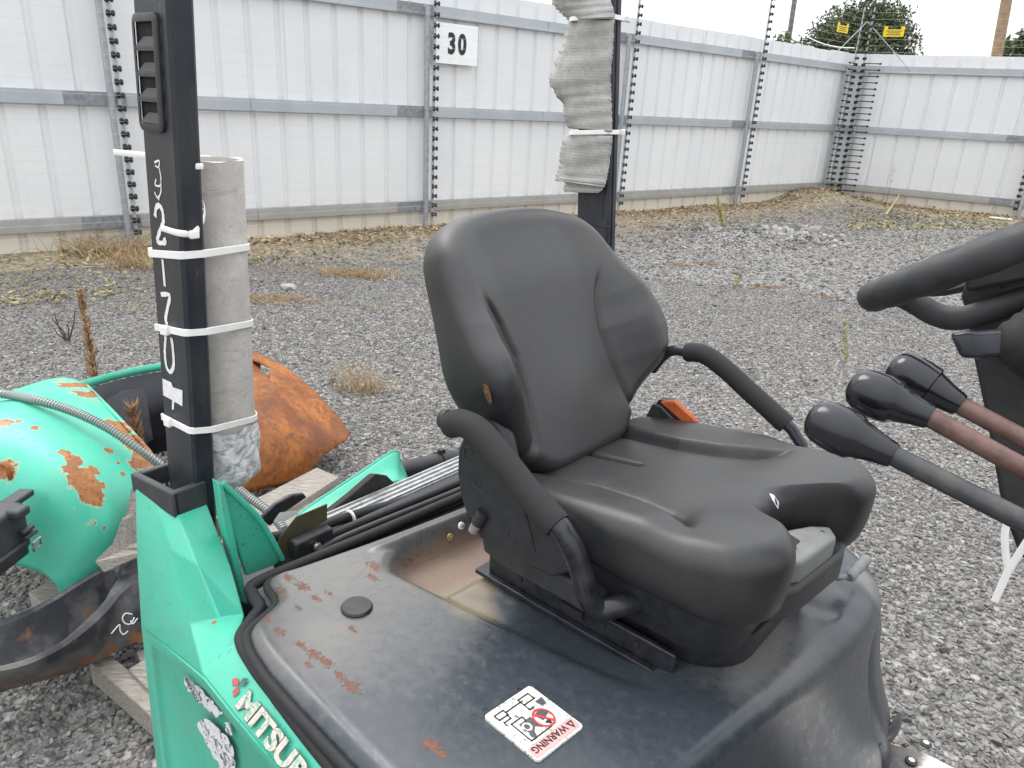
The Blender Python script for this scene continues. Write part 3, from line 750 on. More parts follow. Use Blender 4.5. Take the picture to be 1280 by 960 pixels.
# ---- pillars: section X*Y, leaning forward upward
def pillar_x(z): return -.013+(z-1.109)*.1           # rear face X at height z
PY0, PY1, PW = -.04, .005, .118
def pillar(xf, yf, z0=.6, z1=2.75):
    g = G(); c = .006; d_ = PY1-PY0
    def sec(z):
        x0 = xf(z); x1 = x0+PW; Y0 = yf(z); Y1 = Y0+d_
        return [(x0+c, Y0, z), (x1-c, Y0, z), (x1, Y0+c, z), (x1, Y1-c, z), (x1-c, Y1, z), (x0+c, Y1, z), (x0, Y1-c, z), (x0, Y0+c, z)]
    g.grid([sec(z) for z in np.linspace(z0, z1, 8)], True); return g.build('pillar', 'pillar', FK, smooth=30)
far_x = lambda z: .062-.06*(z-1.5)
far_y = lambda z: 1.260-.04*(z-1.5)
pil = pillar(pillar_x, lambda z: PY0); FY0, FY1 = 1.242, 1.29; pil2 = pillar(far_x, far_y, .9)
g = G(); g.tube([A3(far_x(z)+PW-.024, far_y(z)-.001, z) for z in (1.58, 2.7)], .004, 6); g.tube([A3(far_x(z)+PW+.001, far_y(z)+.02, z) for z in (1.5, 2.7)], .004, 6); g.build('weld_bead', 'pillar', pil2)
g = G(); g.box((far_x(1.56)+PW/2, far_y(1.56)-.001, 1.56), (PW+.006, .004, .006)); g.build('seam', 'pillar', pil2)

# louvred vent in the near pillar
def PV(u, v, dn=0.0):           # u along X (0..1 over vent width), v height 0..1
    z = 1.822+v*.172; x0 = pillar_x(z)+.006; return A3(x0+u*.086, PY0-dn*.6, z)
ve = None
g = G()
def rrect(u0, u1, v0, v1, r, dn):
    out = []
    for cx, cy, a0 in ((u1-r, v1-r*.5, 0), (u0+r, v1-r*.5, 90), (u0+r, v0+r*.5, 180), (u1-r, v0+r*.5, 270)):
        for a in range(0, 91, 30):
            t = math.radians(a0+a); out.append(PV(cx+r*math.cos(t), cy+r*.5*math.sin(t), dn))
    return out
g = G(); outer = rrect(-.02, 1.0, -.02, 1.03, .16, .001); o2 = rrect(-.02, 1.0, -.02, 1.03, .16, .009); o3 = rrect(.02, .96, .0, 1.01, .14, .012)
inn = rrect(.09, .84, .055, .955, .03, .0115)
g.grid([outer, o2, o3, inn], True)
for k_ in range(5):
    v0 = .055+k_*.225-.025
    if k_ in (0, 4): continue
    g.hexa([PV(.08, v0, .002), PV(.85, v0, .002), PV(.85, v0, .0112), PV(.08, v0, .0112)], [PV(.08, v0+.045, .002), PV(.85, v0+.045, .002), PV(.85, v0+.045, .0112), PV(.08, v0+.045, .0112)])
vent = g.build('vent_frame', 'plastic', pil, smooth=30)
for k_ in range(4):
    v0 = .06+k_*.225
    g = G(); g.prism([PV(.09, v0, .012), PV(.84, v0, .012), PV(.84, v0+.105, .001), PV(.34, v0+.105, .001), PV(.09, v0+.02, .008)], (0, .004, 0)); g.build('louvre', 'plastic2', pil, smooth=0)
g = G(); g.prism([PV(.09, .05, .0015), PV(.84, .05, .0015), PV(.84, .955, .0015), PV(.09, .955, .0015)], (0, -.0003, 0)); g.build('vent_shade_sheet', simple('vent_shadow_plastic', (.004, .004, .005), .9), pil)  # near-black sheet, stands in for the shade behind the louvres

# chalk characters down the right side of the pillar
def stroke(name, pxs, Y, wpx=2.2, par=pil, mat='paint_white', sm=6):
    pts = [onY(x, y, Y) for x, y in pxs]
    pts = catmull(pts, sm) if sm > 1 else pts
    g = G(); r = wpx*.62*1.30/F_PX
    g.tube(pts, 0, 8, flat=(r, .0009), up=(1, 0, .3)) if False else None
    n = len(pts); L = []; Rr = []
    for i in range(n):
        a = pts[max(i-1, 0)]; b = pts[min(i+1, n-1)]; t = b-a; t /= np.linalg.norm(t)+1e-9
        s_ = np.cross(t, [0, 1., 0]); s_ /= np.linalg.norm(s_)+1e-9; j = r*random.uniform(.75, 1.15)
        L.append(pts[i]+s_*j); Rr.append(pts[i]-s_*j)
    g.grid([L, Rr]); return g.build(name, mat, par, smooth=0, recalc=False)
Yc = PY0-.0008
for s_ in ([(193, 203), (199, 201), (198, 209), (194, 207)], [(199, 210), (201, 222), (200, 232), (194, 231), (195, 224)], [(201, 224), (201, 240), (197, 247), (193, 240)], [(199, 246), (198, 250)]):
    stroke('chalk_stroke', s_, Yc, 2.2)
stroke('chalk_numeral', [(194, 271), (195, 260), (199, 257), (203, 264), (204, 278), (200, 288), (197, 302), (206, 303), (205, 297)], Yc, 5.6)
stroke('chalk_dash', [(203, 324), (206, 358)], Yc, 5.5, sm=1)
stroke('chalk_numeral', [(201, 368), (212, 369), (210, 382), (207, 398), (209, 406)], Yc, 5.6, sm=3)
stroke('chalk_numeral', [(207, 420), (206, 440), (208, 458), (213, 465), (217, 456), (216, 436), (214, 422)], Yc, 5.4)
g = G(); g.add([onY(x, y, Yc) for x, y in [(203, 473), (214, 478), (216, 484), (228, 488), (228, 508), (218, 502), (217, 512), (215, 512), (215, 500), (204, 494)]], [tuple(range(10))]); g.build('chalk_numeral', 'paint_white', pil, smooth=0, recalc=False)
for pxs in ([(252-30, 250), (228, 248), (238, 252)], [(225, 258), (236, 257), (247, 262)]):
    g = G(); pts = [onX(x+8, y, pillar_x(1.62)+PW+.0015) for x, y in pxs]; g.tube(pts, .0009, 5); g.build('paint_scratch', 'paint_white', pil)

# ---- green frame cheek round the near pillar
C1n = onY(247, 707, -.105); C2n = onY(275, 775, -.100)
V_ = dict(TL=(-.065, -.084, 1.095), TM=(.03, -.084, 1.093), TC=(.107, -.081, 1.094), TR=(.107, -.021, 1.094),
          L1=(-.030, -.115, .937), M1=tuple(onY(217, 688, -.112)), C1=tuple(C1n), R1=(.205, -.032, .992),
          A0=(.080, -.157, .842), M2=tuple(onY(239, 780, -.134)), C2=tuple(C2n), R2=(.305, -.063, .948),
          C3=(.385, -.186, .930), S3=(.37, -.116, .957), C4=(.504, -.191, .921), S4=(.447, -.132, .960), C5=(.625, -.192, .911), S5=(.54, -.143, .960), C6=(.95, -.20, .90), S6=(.72, -.162, .957), C7=(1.12, -.20, .89), S7=(1.12, -.175, .94),
          B0=(.050, -.158, .30), B1=(.5, -.2, .30), B2=(1.12, -.205, .30), BL=(-.06, -.13, .30), A1=(.010, -.140, .80))
nm = list(V_); ix = {k_: i for i, k_ in enumerate(nm)}
F_ = [('TL', 'TM', 'M1', 'L1'), ('TM', 'TC', 'C1', 'M1'), ('TC', 'TR', 'R1', 'C1'), ('L1', 'M1', 'M2', 'C3', 'A0', 'A1'), ('M1', 'C1', 'C2', 'M2'), ('C1', 'R1', 'R2', 'C2'), ('C2', 'R2', 'S3', 'C3'), ('M2', 'C2', 'C3'),
      ('C3', 'S3', 'S4', 'C4'), ('C4', 'S4', 'S5', 'C5'), ('C5', 'S5', 'S6', 'C6'), ('C6', 'S6', 'S7', 'C7'), ('A1', 'A0', 'B0', 'BL')]
g = G(); g.add([V_[q] for q in nm], [tuple(ix[a] for a in f) for f in F_])
cheek = g.build('frame_cheek', 'green', FK, smooth=24, solid=.008, recalc=False)
m = cheek.modifiers.new('soft', 'BEVEL'); m.width = .006; m.segments = 2; m.limit_method = 'ANGLE'; m.angle_limit = math.radians(12)
# lower side plate with pressed panel
pl = [np.array(V_[q])+A3(0, -.004, 0) for q in ('A0', 'C3', 'C4', 'C5', 'C6', 'C7', 'B2', 'B1', 'B0')]
def inset(P_, d):
    out = []; n_ = len(P_)
    for i in range(n_):
        p, a_, b_ = P_[i], P_[i-1], P_[(i+1) % n_]
        e1 = np.array([p[0]-a_[0], p[2]-a_[2]]); e2 = np.array([b_[0]-p[0], b_[2]-p[2]]); e1 /= np.linalg.norm(e1); e2 /= np.linalg.norm(e2)
        n1_ = np.array([e1[1], -e1[0]]); n2_ = np.array([e2[1], -e2[0]]); m_ = n1_+n2_; m_ /= np.linalg.norm(m_); s_ = d/max(.35, m_ @ n1_)
        x, z = p[0]+m_[0]*s_, p[2]+m_[1]*s_; out.append(A3(x, np.interp(x, [.05, .385, .504, 1.2], [-.161, -.189, -.195, -.205]), z))
    return out
q0 = pl; q1 = inset(pl, .024); q2 = [p+A3(0, .003, 0) for p in inset(pl, .028)]; q3 = [p+A3(0, .010, 0) for p in inset(pl, .038)]
g = G(); g.grid([q0, q1, q2, q3], True); nP = len(pl); g.f.append(tuple(range(3*nP, 4*nP)))
g.add(q0+[p+A3(0, .02, 0) for p in q0], [(i, (i+1) % nP, (i+1) % nP+nP, i+nP) for i in range(nP)])
sp_ = g.build('side_plate', 'green', FK, smooth=40)
# torn decals
def decal(pxs, Y, name='torn_decal', mat='decal', par=None):
    g = G(); P_ = [onY(x, y, Y) for x, y in pxs]; c = sum(P_)/len(P_)
    g.add(P_+[c], [(i, (i+1) % len(P_), len(P_)) for i in range(len(P_))]); return g.build(name, mat, par or sp_, smooth=0, recalc=False)
DYL = -.188
def jag(a, n=5, j=2.0):
    out = []
    for i in range(len(a)):
        p, q = a[i], a[(i+1) % len(a)]
        for k_ in range(n): u = k_/n; out.append((p[0]+(q[0]-p[0])*u+random.uniform(-j, j), p[1]+(q[1]-p[1])*u+random.uniform(-j, j)))
    return out
decal(jag([(229, 846), (240, 851), (262, 872), (278, 893), (270, 896), (252, 880), (236, 862)]), DYL)
decal(jag([(246, 905), (258, 899), (274, 912), (291, 932), (295, 966), (284, 976), (268, 946)]), DYL-.002)
decal(jag([(281, 903), (287, 904), (290, 920), (283, 916)], 3, 1), DYL-.002)
text_mesh('decal_print', '882507', .019, onY(231, 849, DYL-.006), np.array([.83, 0, -.56]), np.array([.56, 0, .83]), 'ink_grey', sp_, .0002, bold=.0006, sx=.9)
# brand lettering and three diamonds on the sloping ledge
e_x = A3(*V_['S5'])-A3(*V_['S4']); bx = A3(.90, -.085, -.02); bx /= np.linalg.norm(bx)
bu0 = A3(*V_['S5'])-A3(*V_['C4']); bu = bu0-bx*(bu0 @ bx); bu /= np.linalg.norm(bu); bn = np.cross(bx, bu)
org = A3(*V_['C4'])*.5+A3(*V_['C3'])*.5
def LB(x, u, dn=.004): return onband + bx*x + bu*u + bn*dn
onband = A3(.470, -.178, .9330)
emb = G()
for (cx, cu, rot) in ((-.030, .014, 0), (-.008, .029, 1), (-.010, .004, 2)): pass
def rhomb(c, d, wd):
    d = np.array(d)/np.linalg.norm(d); nrm_ = np.array([-d[1], d[0]]); L_ = .021
    return [LB(*(np.array(c))), LB(*(np.array(c)+d*L_*.5+nrm_*wd)), LB(*(np.array(c)+d*L_)), LB(*(np.array(c)+d*L_*.5-nrm_*wd))]
EC = (-.012, .018)
for d, mt in (((-.95, -.05), 'emblem_red'), ((.42, .9), 'emblem_dark'), ((.5, -.85), 'emblem_red')):
    if mt not in MT: MT[mt] = simple(mt, (.42, .07, .075) if 'red' in mt else (.06, .11, .10), .5, 0, .4, 150)
    g = G(); g.add(rhomb(EC, d, .0075), [(0, 1, 2, 3)]); g.build('emblem_diamond', mt, cheek, smooth=0, recalc=False)
text_mesh('brand_lettering', 'MITSUBISHI',  .043, LB(.012, -.004), bx, bu, 'letter', cheek, .0004, bold=.0018, sx=1.42)
text_mesh('brand_lettering_edge', 'MITSUBISHI', .043, LB(.012, -.004, .0034), bx, bu, 'ink_grey', cheek, .0002, bold=.0026, sx=1.42)

# black collar round the pillar foot
def wall_seg(g, a, b, z0a, z1a, z0b, z1b, nrm, th):
    nrm = np.asarray(nrm, float)*th; a = np.asarray(a); b = np.asarray(b)
    g.hexa([A3(*a, z0a), A3(*b, z0b), A3(*b, z0b)+nrm, A3(*a, z0a)+nrm], [A3(*a, z1a), A3(*b, z1b), A3(*b, z1b)+nrm, A3(*a, z1a)+nrm])
g = G()
wall_seg(g, (-.078, -.090), (.113, -.090), 1.075, 1.118, 1.090, 1.146, (0, 1, 0), .016)
wall_seg(g, (.113, -.088), (.113, -.018), 1.090, 1.146, 1.094, 1.148, (-1, 0, 0), .014)
wall_seg(g, (-.078, -.073), (-.078, .03), 1.075, 1.118, 1.075, 1.118, (1, 0, 0), .016)
g.build('pillar_collar', 'plastic2', FK, smooth=30, bevel=.004)
# inner green gusset on the far side of the near pillar
g = G(); X_ = .165
poly = [onX(x, y, X_) for x, y in [(273, 604), (280, 607), (299, 625), (322, 648), (340, 677), (352, 700), (345, 706), (308, 720)]]
g.prism(poly, (-.012, 0, 0)); g.build('gusset', 'green_dirty', FK, smooth=30, bevel=.003)
g = G(); g.prism([onX(x, y, X_+.012) for x, y in [(272, 602), (279, 606), (288, 640), (311, 757), (302, 752), (280, 660)]], (-.024, 0, 0)); g.build('gusset_flange', 'green', FK, smooth=30, bevel=.003)
g = G(); g.tube(catmull([onX(x, y, X_+.004) for x, y in [(278, 604), (300, 624), (323, 647), (341, 676), (353, 699)]], 5), .006, 8); g.build('gusset_edge', 'green', FK)

# ---- chassis under the hood
g = G(); g.box((.56, .50, .50), (1.06, 1.0, .56)); g.build('chassis', 'dark_steel', FK, bevel=.01)
g = G(); g.box((.13, .60, .70), (.22, 1.12, .30)); g.build('rear_bulkhead', 'dark_steel', FK, bevel=.01)

# ---- hood
HC = (.72, .42)
hood_out = [(.385, .95), (.374, .60), (.346, .30), (.308, .08), (.293, .004), (.345, -.014), (.368, -.034), (.392, -.098), (.425, -.118), (.47, -.130), (.545, -.141), (.745, -.155), (.92, -.160), (1.03, -.155),
            (1.085, -.11), (1.105, 0), (1.135, .2), (1.168, .4), (1.196, .58), (1.212, .72), (1.212, .82), (1.190, .92), (1.135, 1.0), (1.04, 1.05), (.9, 1.08), (.6, 1.09), (.46, 1.08), (.40, 1.05)]
NTH = 420
thv = np.linspace(-PI, PI, NTH, endpoint=False)
RO = outline_r(catmull([(*p, 0) for p in hood_out], 5, True) and [p[:2] for p in catmull([(*p, 0) for p in hood_out], 5, True)], HC, thv)
er = np.interp(thv, [-PI, -2.75, -2.45, -1.9, -1.3, -.95, -.7, 0, .8, 1.2, 2.2, 2.8, PI], [.012, .012, .014, .035, .034, .036, .036, .036, .075, .10, .06, .02, .012])
def hood_z(X, Y):
    z = 1.0-.012*np.clip((.35-Y)/.5, 0, 1)**2*0
    ey = .165+np.clip(X-.42, 0, 1)*.13+.05*np.clip((.45-X)/.06, 0, 1)**2
    sy = ss((Y-ey)/.05)*(1-ss((Y-.86)/.06)); sx = ss((X-.372-(Y-.22)*.12)/.028)
    fade = 1-ss((X-.86)/.22)
    z = z-.026*sx*sy*fade
    step = 1-ss((X-.525-.03*(Y-.3))/.05)
    z = z-.036*sx*ss((Y-ey-.02)/.06)*(1-ss((Y-.86)/.06))*step
    z = z+.006*np.exp(-((X-.366-(Y-.22)*.12)/.010)**2)*ss((Y-.19)/.03)*(1-ss((Y-.88)/.05))
    d = np.hypot((X-1.10)/.07, (Y-.75)/.055); z = z-.005*np.exp(-(d-1)**2*6)+.004*np.exp(-d**2)
    z = z+.004*np.sin(X*7)*np.sin(Y*6)*.5
    return z
rows = []
NR = 78
ct, st_ = np.cos(thv), np.sin(thv)
for t in np.linspace(0.0, 1, NR):
    r = (RO-er)*max(t, .002); X = HC[0]+r*ct; Y = HC[1]+r*st_; rows.append(np.stack([X, Y, hood_z(X, Y)], 1))
zt = rows[-1][:, 2]
for a in np.radians([15, 30, 45, 60, 75, 90]):
    r = RO-er+er*np.sin(a); rows.append(np.stack([HC[0]+r*ct, HC[1]+r*st_, zt-er*(1-np.cos(a))], 1))
GTH = .69
frontness = ss((ct-.35)/.3)
nearside = ss((-st_-.6)/.3)*(1-frontness)
for s_ in (.012, .03, .06, .1, .16, .22, .30, .42):
    s2 = np.where(frontness > .3, s_, np.minimum(s_, .05+.0*s_))
    gv = np.exp(-((thv-GTH)/.026)**2)*.048*min(1, s_/.05)-np.exp(-((thv-GTH-.14)/.06)**2)*.014*min(1, s_/.05)
    r = RO - gv + frontness*(s_*.28-.018*np.sin(np.clip(s_/.3, 0, 1)*PI)) + nearside*.0
    rows.append(np.stack([HC[0]+r*ct, HC[1]+r*st_, zt-er-s2], 1))
g = G(); g.grid([list(map(tuple, r)) for r in rows], True); g.f.append(tuple(range(NTH))[::-1])
hood = g.build('hood', 'hood', FK, smooth=60)
# rubber seals round the hood edge
def seal_path(off, z, i0=0, i1=14):
    P_ = [np.array(p) for p in hood_out]; out = []
    for i in range(i0, i1):
        a, b = P_[i-1 if i else 0], P_[i+1]; t = b-a; t /= np.linalg.norm(t); n_ = np.array([-t[1], t[0]])*-1
        q = P_[i]+n_*off; out.append((q[0], q[1], z))
    return out
sp1 = seal_path(.004, .972); 
g = G(); g.tube(catmull([(x, y, .980) for x, y, z in sp1], 6), .009, 10); g.build('hood_seal', 'rubber', FK)
sp2 = [(.33, .95, .972), (.298, .55, .972), (.282, .3, .972), (.268, .12, .972), (.258, -.01, .97), (.285, -.030, .966), (.325, -.040, .966), (.348, -.072, .966), (.376, -.110, .964), (.44, -.128, .962), (.53, -.140, .959), (.74, -.162, .956), (.95, -.168, .948)]
g = G(); g.tube(catmull(sp2, 6), .012, 10); g.build('hood_seal', 'rubber', FK)
# round plug
g = G(); c = onZ(446, 760, 1.0); g.lathe([(.0285, -.004), (.0295, .003), (.027, .0065), (.012, .0075), (.001, .0078)], (c[0], c[1], 1.0), (0, 0, 1), 40); g.build('round_plug', 'plastic', hood)
for px, py in ((650, 863), (607, 889)):
    c = onZ(px, py, 1.0); g = G(); g.tube([A3(c[0]+.006*math.cos(a), c[1]+.006*math.sin(a), 1.0005) for a in np.linspace(0, 2*PI, 16, endpoint=False)], .0008, 6, True); g.build('clip_mark', 'hood', hood)
for px, py, mt in ((576, 657, 'sign_white'), (562, 671, 'brass')):
    if mt not in MT: MT['brass'] = simple('yellow_passivated_bolt', (.52, .34, .12), .4, .4, .3, 80)
    c = onX(px, py, .412); g = G(); g.lathe([(.0085, 0), (.0085, .004), (.006, .005)], c, (1, 0, .25), 16); b_ = g.build('bolt_washer', mt, hood)
    g = G(); g.lathe([(.0035, 0), (.003, .003)], c+A3(.005, 0, .001), (1, 0, .25), 10); g.build('bolt_head', 'galv_dark', b_)

# warning label
LC = [onZ(x, y, 1.0)[:2] for x, y in [(604, 898), (662, 859), (733, 909), (672, 955)]]   # rear-near, rear-far, front-far, front-near
LO = np.array([*LC[0], 1.0045]); LU = np.array([*(LC[1]-LC[0]), 0]); LV = np.array([*(LC[3]-LC[0]), 0])
def LP(u, v, h=0.): return LO+LU*u+LV*v+A3(0, 0, h)
def lquad(name, pts, h, mat, par):
    g = G(); g.prism([LP(u, v, h-.0003) for u, v in pts], (0, 0, .0003)); return g.build(name, mat, par, smooth=0)
def rr_pts(u0, u1, v0, v1, r):
    out = []
    for cx, cy, a0 in ((u1-r, v1-r, 0), (u0+r, v1-r, 90), (u0+r, v0+r, 180), (u1-r, v0+r, 270)):
        for a in range(0, 91, 30): t = math.radians(a0+a); out.append((cx+r*math.cos(t), cy+r*math.sin(t)))
    return out
g = G(); g.prism([LP(u, v, -.008) for u, v in rr_pts(0, 1, 0, 1, .06)], (0, 0, .008)); lab = g.build('warning_label', 'label', hood, smooth=0)
lquad('red_strip', rr_pts(.03, .97, .77, .97, .04), .0006, 'label_pink', lab)
lth = lambda a, b, w_=.008: [(a[0]-w_, a[1]-w_), (b[0]+w_, a[1]-w_), (b[0]+w_, b[1]+w_), (a[0]-w_, b[1]+w_)]
def lline(pts, w_=.011, h=.0008, mat='ink'):
    for a, b in zip(pts[:-1], pts[1:]):
        a = np.array(a); b = np.array(b); d = (b-a)/np.linalg.norm(b-a); n_ = np.array([-d[1], d[0]])*w_; a = a-d*w_; b = b+d*w_
        lquad('print_line', [tuple(a+n_), tuple(b+n_), tuple(b-n_), tuple(a-n_)], h, mat, lab)
lline([(.20, .35), (.20, .72), (.62, .72)]); lline([(.20, .35), (.42, .35), (.42, .42)])
lline([(.12, .10), (.30, .10), (.30, .20), (.12, .20), (.12, .10)]); lline([(.28, .20), (.28, .27), (.14, .27), (.14, .33)])
lline([(.30, .15), (.66, .15)]); lline([(.62, .10), (.84, .10), (.84, .22), (.62, .22), (.62, .10)]); lline([(.62, .22), (.62, .33), (.70, .33)])
lquad('print_patch', [(.28, .42), (.52, .42), (.52, .66), (.44, .58), (.30, .68)], .0008, 'ink_grey', lab)
lquad('print_patch', [(.80, .27), (.95, .27), (.92, .38), (.82, .40)], .0008, 'ink_grey', lab)
for (cu_, cv_, r0, r1, mt, h) in ((.34, .52, .075, .045, 'label', .0012), (.30, .66, .05, 0, 'ink_grey', .0012)):
    g = G(); pts = [LP(cu_+r0*math.cos(a), cv_+r0*math.sin(a), h) for a in np.linspace(0, 2*PI, 24, endpoint=False)]
    if r1: g.grid([pts, [LP(cu_+r1*math.cos(a), cv_+r1*math.sin(a), h) for a in np.linspace(0, 2*PI, 24, endpoint=False)]], True)
    else: g.add(pts, [tuple(range(24))])
    g.build('print_ring', mt, lab, smooth=0, recalc=False)
lquad('print_patch', [(.58, .44), (.76, .40), (.80, .52), (.62, .58)], .0010, 'ink_grey', lab); lquad('print_patch', [(.60, .62), (.72, .60), (.68, .70)], .0010, 'ink', lab)
g = G(); ang = np.linspace(0, 2*PI, 36, endpoint=False); g.grid([[LP(.66+.165*math.cos(a), .55+.175*math.sin(a), .0014) for a in ang], [LP(.66+.135*math.cos(a), .55+.143*math.sin(a), .0014) for a in ang]], True); g.build('prohibition_ring', 'red_ink', lab, smooth=0, recalc=False)
lline([(.585, .44), (.735, .66)], .018, .0016, 'red_ink')
tr = [(.80, .80), (.96, .80), (.88, .955)]
tr = [(.81, .815), (.94, .815), (.875, .95)]
lquad('triangle', tr, .0010, 'ink', lab); lquad('triangle_inner', [(.855, .84), (.895, .84), (.875, .90)], .0014, 'label_pink', lab)
lu = LU/np.linalg.norm(LU); lv = LV/np.linalg.norm(LV)
text_mesh('warning_text', 'WARNING', np.linalg.norm(LV)*.150, LP(.78, .805, .0010), -lu, lv, 'ink', lab, .0002, bold=.0004, sx=.86)

# floor plate with bolts, front cowl (out of frame to the right)
g = G(); g.prism([(1.22, .15, .50), (1.24, .93, .50), (1.27, 1.035, .50), (1.34, 1.065, .50), (1.9, 1.075, .50), (1.9, -.1, .50), (1.25, -.1, .50)], (0, 0, -.02)); fp = g.build('floor_plate', 'floorplate', FK, bevel=.003)
for px, py in ((1157, 930), (1139, 952)):
    c = onZ(px, py, .502); g = G(); g.lathe([(.0135, 0), (.0135, .003), (.0115, .004)], c, (0, 0, 1), 20); b_ = g.build('floor_bolt', 'plastic', fp)
    g = G(); g.lathe([(.008, .003), (.0075, .0062), (.003, .0062)], c, (0, 0, 1), 6); g.build('bolt_head', 'chrome', b_)
g = G(); g.tube(catmull([onZ(1085, 958, .56), onZ(1100, 928, .58), onZ(1117, 912, .57), onZ(1121, 905, .52)], 6), 0, 10, flat=(.030, .010), up=(0, 0, 1)); g.build('hood_stop', 'tube_black', FK)
g = G(); g.box((1.95, .5, .75), (.12, 1.1, 1.1)); g.build('front_cowl', 'plastic', FK, bevel=.02)

# ---- rear compartment behind the hood: radiator, hoses, brackets
g = G(); g.box((.075, .70, .84), (.065, .86, .13)); rad = g.build('radiator_top', 'alu', FK, bevel=.004)
for k_ in range(4):
    g = G(); g.box((.048+.018*k_, .70, .907), (.004, .86, .006)); g.build('radiator_fin', 'alu', rad)
def hose(name, pxs, z, r, mat='rubber', ext=True, dz=0):
    pts = [onZ(x, y, z) for x, y in pxs]
    if ext: pts.append(pts[-1]+(pts[-1]-pts[-2])*3.0)
    pts = [A3(p[0], p[1], z+dz*math.sin(i*2.)) for i, p in enumerate(pts)]
    g = G(); g.tube(catmull(pts, 6), r, 10); return g.build(name, mat, FK)
h1 = hose('hose', [(340, 672), (385, 664), (430, 648), (500, 628), (576, 606)], .912, .013)
g = G(); c = onZ(438, 647, .912); g.tube([A3(c[0]+.017*math.cos(a), c[1], .912+.017*math.sin(a)) for a in np.linspace(0, 2*PI, 16, endpoint=False)], .004, 6, True); g.build('hose_clip', 'white_nylon', h1)
for xa, xb, zz, rr_, mt in ((.175, .215, .937, .009, 'rubber'), (.205, .250, .940, .008, 'plastic2'), (.228, .285, .936, .010, 'rubber'), (.252, .315, .942, .007, 'plastic')):
    g = G(); g.tube(catmull([A3(xa-.01, .16, zz-.03), A3(xa, .22, zz), A3(xa*.6+xb*.4+.006, .5, zz+.004), A3(xb-.004, .8, zz), A3(xb+.02, 1.05, zz)], 8), rr_, 10); g.build('cable', mt, FK)
g = G(); g.prism([(.14, .10, .925), (.285, .10, .925), (.36, 1.05, .925), (.14, 1.05, .925)], (0, 0, -.03)); g.build('cross_member', 'dark_steel', FK, bevel=.004)
g = G(); g.prism([onX(x, y, .155) for x, y in [(344, 690), (350, 672), (371, 646), (409, 630), (409, 650), (388, 662), (372, 672), (362, 702), (350, 705)]], (-.003, 0, 0)); g.build('heat_shield', 'khaki', FK, smooth=0)
g = G(); g.prism([onX(x, y, .06) for x, y in [(327, 648), (345, 630), (366, 619), (380, 617), (384, 622), (350, 645), (338, 658)]], (-.012, 0, 0)); br = g.build('slotted_bracket', 'plastic', FK, bevel=.003)
for x, y in ((370, 623), (345, 639)):
    c = onX(x, y, .061); g = G(); g.lathe([(.0062, -.014), (.0062, .0008)], c, (1, 0, 0), 14); g.build('bracket_hole', 'ink', br)
g = G(); g.prism([onX(x, y, .07) for x, y in [(342, 652), (350, 641), (375, 638), (372, 642), (357, 651)]], (-.001, 0, 0)); g.build('white_tag', 'sign_white', br)
c = onX(396, 683, .2); g = G(); g.lathe([(.010, 0), (.010, .004), (.007, .005), (.007, .012), (.002, .012)], c-A3(.0, 0, 0), (1, 0, .3), 12); g.build('bolt_head', 'chrome', FK)
g = G(); g.box(c-A3(.02, 0, .0), (.03, .10, .05)); g.build('bolt_block', 'plastic', FK, bevel=.005)

# ================================================================== SEAT (part of the forklift)
SY = .550
g = G(); g.box((.80, SY, .984), (.50, .46, .010)); g.build('seat_mounting_plate', 'tube_black', FK, bevel=.002)
g = G(); g.box((.79, .340, 1.010), (.43, .012, .042)); rail = g.build('seat_slide_rail', 'tube_black', FK, bevel=.003)
for xx in (.66, .70, .86, .93):
    g = G(); g.lathe([(.006, 0), (.006, .002), (.003, .0025)], (xx, .3335, 1.012), (0, -1, 0), 12); g.build('rail_bolt', 'ink', rail)
g = G(); g.box((.79, .332, 1.010), (.05, .006, .016)); g.build('rail_slot', 'ink', rail)
g = G(); g.box((.82, SY+.205, 1.012), (.47, .012, .042)); g.build('seat_slide_rail', 'tube_black', FK, bevel=.003)
# suspension housing
def rbox(name, x0, x1, y0, y1, z0, z1, r, mat, taper=.0, par=FK, bev=.008):
    def loop(z, ins):
        out = []
        for cx, cy, a0 in ((x1-ins-r, y1-ins-r, 0), (x0+ins+r, y1-ins-r, 90), (x0+ins+r, y0+ins+r, 180), (x1-ins-r, y0+ins+r, 270)):
            for a in range(0, 91, 15): t = math.radians(a0+a); out.append((cx+r*math.cos(t), cy+r*math.sin(t), z))
        return out
    L = [loop(z0, taper+bev), loop(z0+bev*.3, taper+bev*.3), loop(z0+bev, taper), loop(z1-bev, 0), loop(z1-bev*.3, bev*.3), loop(z1, bev)]
    g = G(); g.grid(L, True); n_ = len(L[0]); g.f += [tuple(range(n_))[::-1], tuple(range(5*n_, 6*n_))]
    return g.build(name, mat, par, smooth=35)
rbox('suspension_housing', .575, 1.102, .356, .80, .994, 1.078, .095, 'plastic', .014)
rbox('seat_pan_housing', .575, 1.112, SY-.240, SY+.25, 1.055, 1.160, .08, 'plastic', .022)
